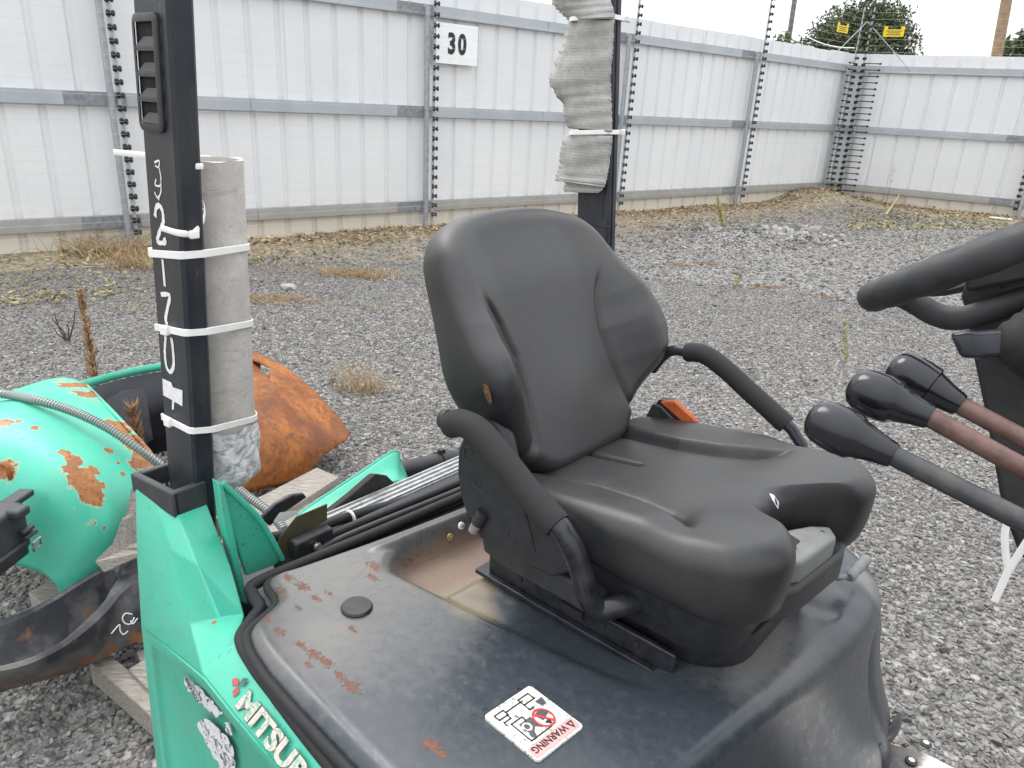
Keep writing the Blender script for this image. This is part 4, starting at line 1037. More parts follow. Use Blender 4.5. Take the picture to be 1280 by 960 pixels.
# cushion
CC = (.885, SY)
half = [(.600, 0), (.600, .12), (.603, .19), (.625, .232), (.68, .252), (.80, .262), (.95, .268), (1.06, .264), (1.120, .244), (1.154, .205), (1.164, .165), (1.150, .125), (1.110, .096), (1.072, .066), (1.050, .030), (1.045, 0)]
cl_ = [(x-.016*float(ss((x-1.04)/.08)), SY-y, 0) for x, y in half] + [(x+.004*float(ss((x-1.04)/.08)), SY+y, 0) for x, y in half[-2:0:-1]]
dense = [p[:2] for p in catmull(cl_, 6, True)]
NT = 460; th2 = np.linspace(-PI, PI, NT, endpoint=False); R2 = outline_r(dense, CC, th2)
WCX = [.58, .65, .78, .87, .935, .97, 1.0, 1.03]; WCY = [.150, .147, .137, .146, .164, .182, .205, .235]
crease = list(zip(WCX, WCY))
def cush_z(X, Y):
    wv = Y-SY; aw = np.abs(wv)
    z = 1.222+.16*(X-.70)-.010*ss((X-1.09)/.08)
    ds = (aw-np.interp(X, WCX, WCY))*.93; act = ss((X-.60)/.04); fall = 1-ss((X-.915)/.095); fg = 1-ss((X-.955)/.045)
    z = z+act*fall*(.010*ss(ds/.020)+.010*ss(ds/.08))
    z = z-.008*np.exp(-(ds/.0085)**2)*act*fg
    z = z-.010*np.exp(-np.maximum(-ds, 0)/.032)*(1-ss(ds/.014))*act*fg
    z = z+.008*ss((X-.93)/.10)*ss((aw-.05)/.12)
    z = z-.014*np.exp(-(seg_dist(X, aw, [(.58, 0), (.770, 0)])/.007)**2)
    z = z-.008*ss((X-.95)/.09)*np.exp(-(wv/.075)**2)
    return z
rows = []; ER = np.interp(th2, [-PI, -2.6, -2.0, -.6, -.25, 0, .25, .6, 2.0, 2.6, PI], [.02, .028, .036, .042, .040, .03, .040, .042, .036, .028, .02])
c2, s2 = np.cos(th2), np.sin(th2)
for t in np.linspace(0, 1, 96):
    r = (R2-ER)*max(t, .003); X = CC[0]+r*c2; Y = CC[1]+r*s2; rows.append(np.stack([X, Y, cush_z(X, Y)], 1))
zt = rows[-1][:, 2]
for a in np.radians([10, 20, 30, 40, 50, 60, 70, 80, 90]):
    r = R2-ER+ER*np.sin(a); rows.append(np.stack([CC[0]+r*c2, CC[1]+r*s2, zt-ER*(1-np.cos(a))], 1))
zb = 1.140
ze = rows[-1][:, 2]
for u, ins in ((.25, .001), (.5, .004), (.72, .010), (.88, .020), (1.0, .036), (1.02, .08)):
    r = R2-ins; rows.append(np.stack([CC[0]+r*c2, CC[1]+r*s2, ze+(zb-ze)*u], 1))
g = G(); g.grid([list(map(tuple, r)) for r in rows], True); g.f.append(tuple(range(NT))[::-1])
seat = g.build('seat_cushion', 'vinyl', FK, smooth=70)
# small white tear in the cushion edge
from mathutils.bvhtree import BVHTree
def pixhit(gm, px, py):
    bv = BVHTree.FromPolygons([Vector(p) for p in gm.v], gm.f)
    o_ = TI(CP); d = ray(px, py); d = np.array([d @ XF, d @ YF, d[2]]); h = bv.ray_cast(Vector(o_), Vector(d))
    return (np.array(h[0]), np.array(h[1])*(1 if np.array(h[1]) @ d < 0 else -1)) if h[0] else (None, None)
pp = [pixhit(g, x, y) for x, y in ((961, 617), (967, 619), (973, 628), (972, 636), (966, 627))]
g = G(); g.add([p+n_*.0012 for p, n_ in pp if p is not None], [tuple(range(sum(p is not None for p, n_ in pp)))])
tear = g.build('white_nick', 'sign_white', seat, smooth=0, recalc=False)

# backrest
BO = A3(.655, SY+.016, 1.218); rc = math.radians(27.2); BH = A3(-math.sin(rc), 0, math.cos(rc)); BN = A3(math.cos(rc), 0, math.sin(rc)); BW = A3(0, 1, 0)
bh = [(-.010, 0), (-.010, .10), (.002, .145), (.028, .178), (.06, .202), (.09, .224), (.13, .250), (.17, .270), (.21, .280), (.25, .279), (.30, .268), (.36, .254), (.42, .243), (.465, .227), (.50, .190), (.522, .132), (.531, .066), (.533, 0)]
bh = [(h+.016*max(0, h)/.5, w_) for h, w_ in bh]
bl_ = [(h, -w_, 0) for h, w_ in bh] + [(h, w_*(1+.13*float(ss((h-.05)/.10))), 0) for h, w_ in bh[-2:0:-1]]
bd_ = [p[:2] for p in catmull(bl_, 6, True)]
BC = (.25, 0.); NB_ = 260; th3 = np.linspace(-PI, PI, NB_, endpoint=False); R3 = outline_r(bd_, BC, th3)
def back_n(h, w_):
    aw = np.abs(w_); wc = np.interp(h, [0, .03, .09, .16, .24, .31, .36, .40], [.178, .175, .163, .153, .148, .164, .186, .20])
    env = np.interp(h, [-.02, .0, .05, .10, .16, .21, .26, .31, .36, .41, .46], [.42, .50, .68, .88, .98, 1., .93, .76, .50, .24, .05])
    n_ = .080*ss((aw-wc+.002)/.11)*env
    n_ = n_-.012*np.exp(-((aw-wc)/.0065)**2)*(1-ss((h-.33)/.05))
    n_ = n_+.014*ss((aw-.12)/.1)*ss((h-.26)/.10)
    n_ = n_-.020*ss((h-.36)/.16)
    n_ = n_+.012*np.exp(-((h-.13)/.1)**2)*np.exp(-(w_/.12)**2)
    return n_
rows = []; EB = np.interp(th3, [-PI, -2.6, -1.5, -.6, 0, .6, 1.5, 2.6, PI], [.025, .03, .045, .05, .045, .05, .045, .03, .025]); c3, s3 = np.cos(th3), np.sin(th3)
def bpt(h, w_, n_): return BO[None]+h[:, None]*BH[None]+w_[:, None]*BW[None]+n_[:, None]*BN[None]
for t in np.linspace(0, 1, 66):
    r = (R3-EB)*max(t, .003); h = BC[0]+r*c3; w_ = r*s3; nn = back_n(h, w_); rows.append(bpt(h, w_, nn))
for a in np.radians([10, 20, 30, 40, 50, 60, 70, 80, 90]):
    r = R3-EB+EB*np.sin(a); rows.append(bpt(BC[0]+r*c3, r*s3, nn-EB*(1-np.cos(a))))
ne = nn-EB
for u, ins in ((.3, 0.), (.6, .003), (.8, .010), (.93, .022), (1., .045)):
    r = R3-ins; rows.append(bpt(BC[0]+r*c3, r*s3, ne+(-.105-ne)*u))
for t in (.6, .3, .003): rows.append(bpt(BC[0]+R3*t*c3, R3*t*s3, np.full(NB_, -.108)))
g = G(); g.grid([list(map(tuple, r)) for r in rows], True)
back = g.build('backrest', 'vinyl', FK, smooth=70)
# split in the near bolster with foam showing
gb = g
c, cn = None, None
for px_ in range(604, 640, 2):
    c, cn = pixhit(gb, px_, 489)
    if c is not None: c, cn = pixhit(gb, px_+5, 489); break
sv = np.cross(cn, BH); sv /= np.linalg.norm(sv); g = G()
tp = [c+BH*math.cos(a)*.025+sv*math.sin(a)*.008+cn*.0015 for a in np.linspace(0, 2*PI, 20, endpoint=False)]
g.add(tp+[c+cn*.006], [(i, (i+1) % 20, 20) for i in range(20)]); g.build('foam_split', 'torn_foam', back, smooth=60)
# recliner bracket behind cushion
g = G(); g.tube([onY(610, 508, SY-.215), onY(628, 545, SY-.22), onY(640, 590, SY-.22)], [.022, .024, .02], 10); g.build('recliner_bracket', 'plastic', FK)
# side cover near
YS = .262
sc_px = [(579, 545), (572, 562), (571, 590), (575, 620), (584, 648), (600, 674), (640, 697), (690, 722), (716, 716), (722, 700), (700, 668), (660, 615), (630, 575), (600, 548)]
g = G(); g.prism([onY(x, y, YS) for x, y in sc_px], (0, .035, 0)); sc_ = g.build('seat_side_cover', 'plastic', FK, smooth=30, bevel=.006, bseg=3)
for x, y, r in ((586, 567, .012), (592, 652, .010), (641, 671, .011)):
    c = onY(x, y, YS); g = G(); g.tube([c+A3(math.cos(a)*r, -.0006, math.sin(a)*r) for a in np.linspace(.2, 5.2, 20)], .0012, 6); g.build('moulded_ring', 'plastic2', sc_)
c = onY(597, 604, YS-.0008)
g = G(); g.tube([c+A3(.006*math.cos(a), 0, .006*math.sin(a)) for a in np.linspace(0, 2*PI, 12, endpoint=False)], .0009, 5, True); g.tube([c+A3(-.014, 0, -.009), c+A3(.022, 0, -.012)], .0009, 5); g.tube([c+A3(-.006, 0, -.014), c+A3(.024, 0, -.017)], .0008, 5); g.build('moulded_mark', 'plastic2', sc_)
g = G(); g.tube(catmull([onY(x, y, YS-.001) for x, y in [(600, 562), (630, 600), (655, 640), (668, 690)]], 5), .002, 6); g.build('moulded_rib', 'plastic2', sc_)
g = G(); g.prism([onY(x, y, .285) for x, y in [(600, 664), (640, 688), (725, 732), (745, 752), (742, 772), (725, 764), (640, 716), (604, 690)]], (0, .06, 0)); g.build('seat_base_trim', 'plastic2', FK, smooth=30, bevel=.006, bseg=3)
# tilt knob on the cover
a_ = onY(605, 640, .262); b_ = onY(591, 664, .252); g = G(); g.tube([a_, a_*.4+b_*.6], .013, 12); kn = g.build('tilt_handle', 'plastic', FK)
g = G(); g.tube([a_*.42+b_*.58, b_], [.0105, .0095], 12); g.build('handle_tip', 'grey_plastic', kn)
# armrests
YA = .238
def armrest(pts_f, pts_t, rf, rt, cap=True):
    g = G(); P_ = catmull(pts_f, 8); g.tube(P_, [rf*.93]+[rf]*(len(P_)-2)+[rf*.96], 18); fo = g.build('armrest_sleeve', 'foam', FK, smooth=50)
    g = G(); g.tube(catmull(pts_t, 8), rt, 16); g.build('armrest_tube', 'tube_black', fo); return fo
fo = armrest([onY(x, y, YA) for x, y in [(562, 531), (577, 529), (598, 540), (628, 575), (662, 618), (697, 657)]],
             [onY(693, 652, YA), onY(703, 663, YA), onY(718, 690, YA+.004), onY(729, 722, YA+.010), onY(737, 748, YA+.02), onY(750, 762, YA+.034), onY(775, 757, YA+.06), onY(800, 752, YA+.10)], .0255, .0195)
g = G(); c = onY(560, 529, YA); g.lathe([(.016, 0), (.019, .004), (.019, .016)], c-A3(.014, 0, -.004), A3(1, 0, .2), 18); g.build('end_cap', 'plastic2', fo)
YB = .845
armrest([onY(x, y, YB) for x, y in [(858, 440), (880, 443), (905, 460), (940, 492), (983, 531)]],
        [onY(815, 462, YB), onY(828, 446, YB), onY(842, 438, YB), onY(862, 440, YB)], .0215, .0125)
g = G(); g.tube([onY(975, 522, YB), onY(990, 537, YB), onY(1002, 556, YB), onY(1005, 590, YB-.02)], .0125, 12); g.build('armrest_tube', 'tube_black', FK)
# belt buckle on the far side
YK = .80
g = G(); g.prism([onY(x, y, YK) for x, y in [(806, 528), (822, 500), (838, 502), (862, 528), (846, 534)]], (0, .03, 0)); bk = g.build('belt_buckle', 'plastic', FK, bevel=.004)
g = G(); g.prism([onY(x, y, YK-.006) for x, y in [(824, 503), (843, 501), (866, 522), (872, 530), (853, 529)]], (0, .012, .002)); g.build('release_button', 'orange_plastic', bk, bevel=.004)
g = G(); g.prism([onY(x, y, YK-.01) for x, y in [(805, 524), (815, 505), (826, 508), (847, 530), (840, 536), (812, 536)]], (0, .012, 0)); g.build('buckle_stalk', 'plastic2', bk, bevel=.003)
# grey weight-setting console in the notch
zg = 1.212
cp = [onZ(x, y, zg) for x, y in [(968, 672), (985, 661), (1012, 656), (1038, 657), (1047, 670), (1004, 702), (984, 704)]]
g = G(); g.prism(cp, (0, 0, -.05)); gc = g.build('seat_console', 'grey_plastic', FK, smooth=30, bevel=.008, bseg=3)
g = G(); g.prism([p+A3(-.004, .0, .0005) for p in [onZ(x, y, zg) for x, y in [(981, 676), (990, 670), (1003, 678), (986, 692)]]], (0, 0, .0012)); g.build('console_window', 'ink', gc)
g = G(); c = onZ(988, 683, zg+.002); g.lathe([(.010, 0), (.009, .003), (.004, .004)], c, (0, 0, 1), 16); g.build('console_button', 'plastic2', gc)
g = G(); c = onZ(1028, 665, zg); g.lathe([(.0035, 0), (.003, .002)], c, (0, 0, 1), 10); g.build('console_rivet', 'chrome', gc)
cp2 = [onZ(x, y, 1.172) for x, y in [(955, 700), (975, 690), (1040, 668), (1058, 672), (1056, 690), (1000, 735), (965, 745)]]
g = G(); g.prism(cp2, (0, 0, -.06)); g.build('console_base', 'plastic2', FK, smooth=30, bevel=.008)
g = G(); g.tube(catmull([onZ(1034, 716, 1.055), onZ(1046, 722, 1.052), onZ(1058, 720, 1.05), onZ(1066, 713, 1.05)], 5), .006, 10); lv_ = g.build('slide_lever', 'grey_plastic', FK)
a_, b_ = onZ(1061, 722, 1.05), onZ(1084, 698, 1.05); g = G()
nn_ = 13; g.tube([a_+(b_-a_)*(i/(nn_-1)) for i in range(nn_)], [.0085 if i in (0, 12) else (.0115 if i % 4 else .0095) for i in range(nn_)], 12); g.build('lever_grip', 'grey_plastic', lv_)

# ================================================================== STEERING, LEVERS
WC = A3(1.296, .515, 1.766); wt = math.radians(34.0); wu = A3(math.cos(wt), 0, math.sin(wt)); wv_ = A3(0, 1, 0); wn = np.cross(wu, wv_)
RW = .182; N_ = 72
rim = [WC+wu*RW*math.cos(a)+wv_*RW*math.sin(a) for a in np.linspace(0, 2*PI, N_, endpoint=False)]
g = G(); g.tube(rim, [.0188+.0022*abs(math.sin(i*PI/4)) for i in range(N_)], 16, True); sw = g.build('steering_wheel', 'wheelgrip', FK, smooth=60)
for an in (PI-.35, -.75+PI*2, PI/2+.2):
    e = WC+wu*RW*math.cos(an)+wv_*RW*math.sin(an); mid_ = WC+(e-WC)*.62-wn*.030; c0 = WC+(e-WC)*.18-wn*.034
    g = G(); g.tube(catmull([c0, mid_, e-wn*.006], 6), 0, 12, flat=(.010, .018), up=wn); g.build('spoke', 'plastic2', sw)
g = G(); g.tube(catmull([onY(1112, 364, .46), onY(1140, 376, .45), onY(1170, 393, .45), onY(1200, 398, .45), onY(1240, 387, .46), onY(1300, 366, .48)], 6), 0, 14, flat=(.016, .012), up=(0, 0, 1)); g.build('spoke', 'plastic2', sw)
g = G(); g.lathe([(.055, -.05), (.055, -.034), (.048, -.020), (.02, -.014), (.002, -.013)], WC, wn, 28); g.build('hub', 'plastic', sw)
# spinner knob out of frame; column cover
colp = [onY(x, y, .47) for x, y in [(1208, 342), (1200, 372), (1207, 395), (1214, 440), (1231, 520), (1245, 600), (1252, 640), (1275, 700)]]
fr = [p+A3(.17, 0, .05) for p in colp]
g = G(); g.prism(colp+fr[::-1], (0, .14, 0)); scn = g.build('column_cover', 'plastic', FK, smooth=25, bevel=.008, bseg=3)
topc = [onY(x, y, .44) for x, y in [(1206, 338), (1205, 366), (1290, 350), (1290, 312)]]
g = G(); g.prism(topc, (0, .19, 0)); g.build('column_shroud', 'plastic', FK, bevel=.006)
g = G(); g.tube([A3(1.54, .54, 1.42), A3(1.66, .54, 1.0), A3(1.90, .54, .62)], .045, 16); g.build('steering_column', 'plastic2', FK)
# bellows and direction lever
ba = onY(1262, 435, .40); bd = A3(.80, .35, .10); bd /= np.linalg.norm(bd)
g = G(); prof = []
for i in range(13): prof.append((.017+.0052*i+(.003 if i % 2 else 0), .0062*i))
g.lathe(prof, onY(1246, 428, .385), bd, 28); g.build('lever_bellows', 'rubber', FK, smooth=50)
g = G(); L0 = onY(1194, 432, .37); L1 = onY(1256, 428, .385)
g.grid([[L_+wn*a*sc+A3(.25, -.9, .1)*b*sc2 for a, b in ((1, .35), (.9, .8), (.1, 1), (-.8, .9), (-1, .4), (-1, -.4), (-.8, -.9), (.1, -1), (.9, -.8), (1, -.35))] for L_, sc, sc2 in ((L0, .010, .007), (L0*.97+L1*.03, .0155, .011), (L0*.6+L1*.4, .0185, .014), (L0*.45+L1*.55, .0165, .014), (L1, .0165, .014))], True); g.f.append(tuple(range(10))); dl = g.build('direction_lever', 'tube_black', FK, smooth=50, bevel=.003)
# hydraulic levers
def lever(Y, tip, neck, end, matsh, rk=.0250):
    a = onY(*tip, Y); b = onY(*neck, Y); e = onY(*end, Y); ax = b-a; L = np.linalg.norm(ax); ax = ax/L
    g = G(); g.lathe([(.001, 0), (rk*.45, .0015), (rk*.75, .006), (rk*.93, .014), (rk, .026), (rk*1.02, .036), (rk*.97, .050), (rk*.84, L*.60), (rk*.62, L*.82), (rk*.54, L*.97), (rk*.48, L)], a, ax, 28)
    kb = g.build('lever_knob', 'gloss_black', FK, smooth=50)
    e2 = e+(e-b)/np.linalg.norm(e-b)*.30; far_ = A3(1.90, Y, 1.25)
    g = G(); g.tube([b-ax*.004, b*.5+e*.5, e, e2, e2*.5+far_*.5, far_], .0105, 14); g.build('lever_shaft', matsh, FK)
lever(.12, (1010, 519), (1118, 570), (1280, 652), 'lever')
lever(.19, (1061, 480), (1164, 522), (1280, 586), 'lever_rust')
lever(.27, (1112, 455), (1201, 507), (1280, 549), 'lever_rust')

# ================================================================== THINGS TIED TO THE PILLARS
# cardboard tube beside the near pillar
TC_ = A3(.008, .085); TR_ = .064
def tube_c(z): return A3(TC_[0]+(z-1.2)*.035, TC_[1]+(z-1.2)*.012, z)
g = G(); rows = []
zz_ = list(np.linspace(1.20, 1.765, 12)); nseg = 40
for i, z in enumerate(zz_):
    c = tube_c(z); rows.append([(c[0]+TR_*math.cos(a)*(1+.006*math.sin(3*a+z*9)), c[1]+TR_*math.sin(a), z+(.0015*math.sin(5*a)+random.uniform(-.001, .001) if i == 11 else 0)) for a in np.linspace(0, 2*PI, nseg, endpoint=False)])
c = tube_c(1.765)
for r_, dz in ((TR_*.86, .0), (TR_*.82, -.03), (TR_*.80, -.2)): rows.append([(c[0]+r_*math.cos(a), c[1]+r_*math.sin(a), 1.765+dz) for a in np.linspace(0, 2*PI, nseg, endpoint=False)])
g.grid(rows, True); g.f.append(tuple(range(nseg))[::-1])
ct_ = g.build('cardboard_tube', 'tube', None, smooth=50); tag(ct_, 'pale grey cardboard tube tied upright to the near pillar', 'tube')
g = G(); rows = []
for i, z in enumerate(np.linspace(1.075, 1.215, 16)):
    c = tube_c(z); u = i/15; rr_ = TR_*(1.05+.05*math.sin(u*PI))*(.80 if i == 0 else .93 if i == 1 else 1)
    rows.append([(c[0]+(rr_+.0026*math.sin(7*a+9*u)+.0018*math.sin(13*a-17*u))*math.cos(a), c[1]+(rr_+.0026*math.sin(7*a+9*u)+.0018*math.sin(13*a-17*u))*math.sin(a), z+.004*math.sin(4*a)) for a in np.linspace(0, 2*PI, 64, endpoint=False)])
g.grid(rows, True); g.f.append(tuple(range(64))[::-1]); tag(g.build('plastic_film', 'film', None, smooth=60), 'crumpled clear plastic film wrapped round the lower end of the cardboard tube', 'film')

def hull2(pts):
    pts = sorted(map(tuple, pts)); 
    def half(ps):
        h = []
        for p in ps:
            while len(h) >= 2 and (h[-1][0]-h[-2][0])*(p[1]-h[-2][1])-(h[-1][1]-h[-2][1])*(p[0]-h[-2][0]) <= 0: h.pop()
            h.append(p)
        return h
    a = half(pts); b = half(pts[::-1]); return a[:-1]+b[:-1]
def tie(zf, obst, label, head, hw=.0072, tail=None, tail_len=.0, grp='white cable ties'):
    """cable tie: closed band round convex hull of obstacles; zf(x,y) height"""
    H_ = [np.array(p) for p in hull2(obst)]; loop = []
    for i in range(len(H_)):
        a, b = H_[i], H_[(i+1) % len(H_)]; n_ = max(1, int(np.linalg.norm(b-a)/.012))
        for k_ in range(n_): loop.append(a+(b-a)*k_/n_)
    R_ = root('cable_tie', T((*H_[0], zf(*H_[0]))), label, 'cable tie', grp)
    pts = [A3(p[0], p[1], zf(p[0], p[1])) for p in loop]
    cen_ = sum(pts)/len(pts)
    g = G(); n_ = len(pts); A_ = []; B_ = []; C_ = []; D_ = []
    for i, p in enumerate(pts):
        t = pts[(i+1) % n_]-pts[i-1]; o_ = np.cross(t, [0, 0, 1.]); o_ /= np.linalg.norm(o_)+1e-9
        if o_ @ (p-cen_) < 0: o_ = -o_
        A_.append(p+A3(0, 0, hw)); B_.append(p+o_*.0030+A3(0, 0, hw*.85)); C_.append(p+o_*.0030-A3(0, 0, hw*.85)); D_.append(p-A3(0, 0, hw))
    g.grid([A_, B_, C_, D_], True); g.build('strap', 'white_nylon', R_, 'T', smooth=45)
    hp = min(pts, key=lambda p: np.linalg.norm(p-head)); o_ = hp-cen_; o_[2] = 0; o_ /= np.linalg.norm(o_); s_ = np.cross(o_, [0, 0, 1.])
    g = G(); g.box(hp+o_*.006, (.013, .019, hw*2.5), [o_, s_, A3(0, 0, 1)]); g.build('tie_head', 'white_nylon', R_, 'T', bevel=.0025)
    if tail is not None:
        pp = catmull([hp+o_*.004, hp+np.asarray(tail)*tail_len*.5+o_*.004, hp+np.asarray(tail)*tail_len], 4); g = G(); g.tube(pp, 0, 8, flat=(.0042, .0010), up=(0, 0, 1)); g.build('tail', 'white_nylon', R_, 'T')
    return R_
def pil_pts(z, Y0=PY0, Y1=PY1, e=.0015):
    x0 = pillar_x(z); x1 = x0+PW; c = .004
    return [(x0-e+c, Y0-e), (x1+e-c, Y0-e), (x1+e, Y0-e+c), (x1+e, Y1+e-c), (x1+e-c, Y1+e), (x0-e+c, Y1+e), (x0-e, Y1+e-c), (x0-e, Y0-e+c)]
def tub_pts(z, r=TR_+.002): c = tube_c(z); return [(c[0]+r*math.cos(a), c[1]+r*math.sin(a)) for a in np.linspace(0, 2*PI, 36, endpoint=False)]
def ztie(pa, pb, Y=PY0):     # plane through image points of the band: near left end, and right end on the tube
    A_ = onY(*pa, PY0); B_ = onX(*pb, .05)
    C_ = onY(*pa[2:], PY0) if len(pa) > 2 else None
    return A_, B_
def tie3(pL, pM, pR, label, head_px, **kw):
    """pL: left edge of pillar side face, pM: pillar front edge, pR: right limit on the tube (photo px)"""
    A_ = onY(*pL, PY0); B_ = onY(*pM, PY0); C_ = onX(*pR, TC_[0]+.02)
    n_ = np.cross(B_-A_, C_-A_); zf = lambda x, y: A_[2]-(n_[0]*(x-A_[0])+n_[1]*(y-A_[1]))/n_[2]
    zm = (A_[2]+C_[2])/2
    return tie(zf, pil_pts(zm)+tub_pts(zm), label, onY(*head_px, PY0), **kw)
tie3((180, 316), (222, 319), (300, 308), 'white cable tie round pillar and tube above the chalk 7', (181, 317))
tie3((193, 408), (236, 417), (305, 402), 'white cable tie round pillar and tube at the chalk 0', (211, 420))
tie3((203, 520), (240, 539), (317, 518), 'lowest white cable tie round pillar and tube at the film wrap', (219, 541))
# loose tie looping off the pillar front edge
R_ = root('cable_tie', T(onY(212, 290, PY0)), 'white cable tie hooked round the pillar edge with its end curling up', 'cable tie', 'white cable ties')
za = [onY(202, 285, PY0-.002), onY(222, 291, PY0-.003), onX(238, 292, pillar_x(1.6)+PW+.004), onX(247, 287, pillar_x(1.6)+PW+.006), onX(255, 272, pillar_x(1.6)+PW-.005), onX(255, 258, pillar_x(1.65)+PW-.03), onX(250, 250, pillar_x(1.65)+PW-.05)]
g = G(); g.tube(catmull(za, 6), 0, 10, flat=(.0058, .0014), up=(0, 0, 1)); g.build('strap', 'white_nylon', R_, 'T')
g = G(); g.box(onX(242, 293, pillar_x(1.6)+PW+.006), (.012, .018, .015)); g.build('tie_head', 'white_nylon', R_, 'T', bevel=.003)
R_ = tie(lambda x, y: 1.765, pil_pts(1.765)+tub_pts(1.74)[:0], 'white cable tie round the pillar with its tail sticking out left', onY(182, 192, PY0), tail=(-.95, -.05, .03), tail_len=.055, hw=.005) if False else None
R_ = root('cable_tie', T(onY(180, 193, PY0)), 'white cable tie tail sticking out left of the near pillar', 'cable tie', 'white cable ties')
b_ = onY(142, 190, PY1+.002); a_ = onY(184, 194, PY1+.002); a_ = A3(pillar_x(a_[2])+.02, PY1+.0015, a_[2]); g = G(); g.tube([a_, (a_+b_)/2+A3(0, 0, .002), b_], 0, 8, flat=(.0058, .0012), up=(0, 0, 1)); g.build('tail', 'white_nylon', R_, 'T')
g = G(); g.tube([A3(x, y, a_[2]-.0005) for x, y in hull2(pil_pts(a_[2], PY1-.012, PY1+.001))], 0, 6, True, flat=(.005, .0012), up=(0, 0, 1)); g.build('strap', 'white_nylon', R_, 'T')

# cardboard pieces wrapped on the far pillar
def sheet(pxs_l, pxs_r, Y0, label, wrap=.012, name='cardboard_sheet', th=.004, bulge=.012):
    rows = []
    L = catmull([(*p, 0) for p in pxs_l], 8); Rr = catmull([(*p, 0) for p in pxs_r], 8); n_ = min(len(L), len(Rr))
    for i in range(n_):
        row = []
        for j in range(13):
            u = j/12; x = L[i][0]*(1-u)+Rr[i][0]*u; y = L[i][1]*(1-u)+Rr[i][1]*u
            yy = Y0-bulge*math.sin(u*PI)+.0012*math.sin(i*.9+u*3)+.05*max(0, .25-u)**2*8+.002*math.sin(y*.12+u*2)
            row.append(onY(x+(random.uniform(-2.6, 1.2) if j == 0 else random.uniform(-.8, .8) if j == 12 else 0), y, yy))
        rows.append(row)
    g = G(); g.grid(rows); o = g.build(name, 'cardboard', None, smooth=50, solid=th); tag(o, label, 'cardboard', 'cardboard on the far pillar'); return o
sheet([(712, 26), (706, 50), (697, 72), (689, 98), (694, 116), (704, 128), (705, 146), (713, 160)], [(768, 25), (767, 48), (765, 72), (763, 98), (764, 116), (764, 130), (765, 146), (765, 165)], FY0-.012, 'large torn grey cardboard sheet on the far pillar between two ties')
sheet([(690, -8), (692, 4), (700, 14), (712, 25)], [(762, -10), (764, 2), (767, 12), (768, 22)], FY0-.012, 'folded grey cardboard at the top of the far pillar', bulge=.03)
sheet([(708, 168), (702, 190), (699, 210), (696, 221), (696, 226)], [(765, 170), (764, 188), (760, 215), (757, 230), (755, 234)], FY0-.016, 'lower grey cardboard piece with frayed bottom on the far pillar')
sheet([(708, 225), (706, 233), (706, 240)], [(756, 226), (752, 238), (748, 241)], FY0-.008, 'second ply of cardboard peeking out below the lower piece', bulge=.006)
for (ya, yb, lab) in ((24, 20, 'upper white cable tie round the cardboard on the far pillar'), (166, 165, 'lower white cable tie round the cardboard on the far pillar')):
    A_ = onY(712, ya, FY0-.02); B_ = onY(768, yb, FY0-.02)
    z_ = lambda x, y, A_=A_, B_=B_: A_[2]+(B_[2]-A_[2])*(x-A_[0])/(B_[0]-A_[0])
    x0, x1 = A_[0]-.004, far_x(A_[2])+PW+.004
    tie(z_, [(x0, FY0-.012), (x0+.02, FY0-.026), (x1-.03, FY0-.030), (x1, FY0-.006), (x1, FY1+.003), (x0, FY1+.003)], lab, A3(x1, FY1, A_[2]), hw=.0065, tail=(.25, .6, .1), tail_len=.02)
# tie hanging under the steering column
R_ = root('cable_tie', T(onY(1258, 662, .44)), 'long translucent cable tie hanging below the steering column', 'cable tie', 'white cable ties')
g = G(); g.tube(catmull([onY(x, y, .44) for x, y in [(1262, 640), (1256, 668), (1258, 700), (1260, 712), (1252, 732), (1243, 752)]], 6), 0, 8, flat=(.0045, .001), up=(1, 0, .3)); g.build('strap', 'white_nylon', R_, 'T')
g = G(); g.tube(catmull([onY(x, y, .44) for x, y in [(1285, 675), (1272, 695), (1259, 716)]], 5), 0, 8, flat=(.0045, .001), up=(1, 0, .3)); g.build('tail', 'white_nylon', R_, 'T')
# ================================================================== SCRAP LYING BESIDE THE TRUCK
def patch(ctrl, nu=8, nv=8):
    """bicubic catmull patch from a grid of 3d control points"""
    rows = [catmull(r, nu) for r in ctrl]; cols = list(zip(*rows)); out = [catmull(list(c), nv) for c in cols]
    return [list(r) for r in zip(*out)]
def FP(x, y, d): return far(x, y, d)
# mint green hood shell, upturned
sh_base = np.array([-1.75, 2.75, 0.0])
SHELL = root('engine_hood_shell', sh_base, 'rust-patched mint green engine hood shell lying on its side at the left', 'engine hood')
ctrl = [[FP(-60, 520, 3.75), FP(20, 487, 3.7), FP(92, 474, 3.65), FP(150, 526, 3.25), FP(196, 582, 3.0), FP(204, 640, 2.88), FP(196, 690, 2.82)],
        [FP(-80, 528, 3.45), FP(0, 500, 3.45), FP(62, 494, 3.40), FP(122, 548, 3.02), FP(165, 606, 2.83), FP(172, 660, 2.74), FP(165, 705, 2.72)],
        [FP(-100, 545, 3.2), FP(-20, 520, 3.15), FP(32, 532, 3.02), FP(82, 590, 2.76), FP(122, 648, 2.66), FP(130, 690, 2.64), FP(126, 725, 2.64)],
        [FP(-120, 580, 3.05), FP(-50, 566, 2.98), FP(-8, 590, 2.86), FP(40, 640, 2.72), FP(80, 690, 2.64), FP(92, 715, 2.62), FP(96, 735, 2.62)],
        [FP(-140, 640, 3.05), FP(-80, 640, 2.98), FP(-40, 665, 2.88), FP(10, 700, 2.76), FP(50, 715, 2.70), FP(68, 728, 2.66), FP(76, 742, 2.66)]]
rust = []
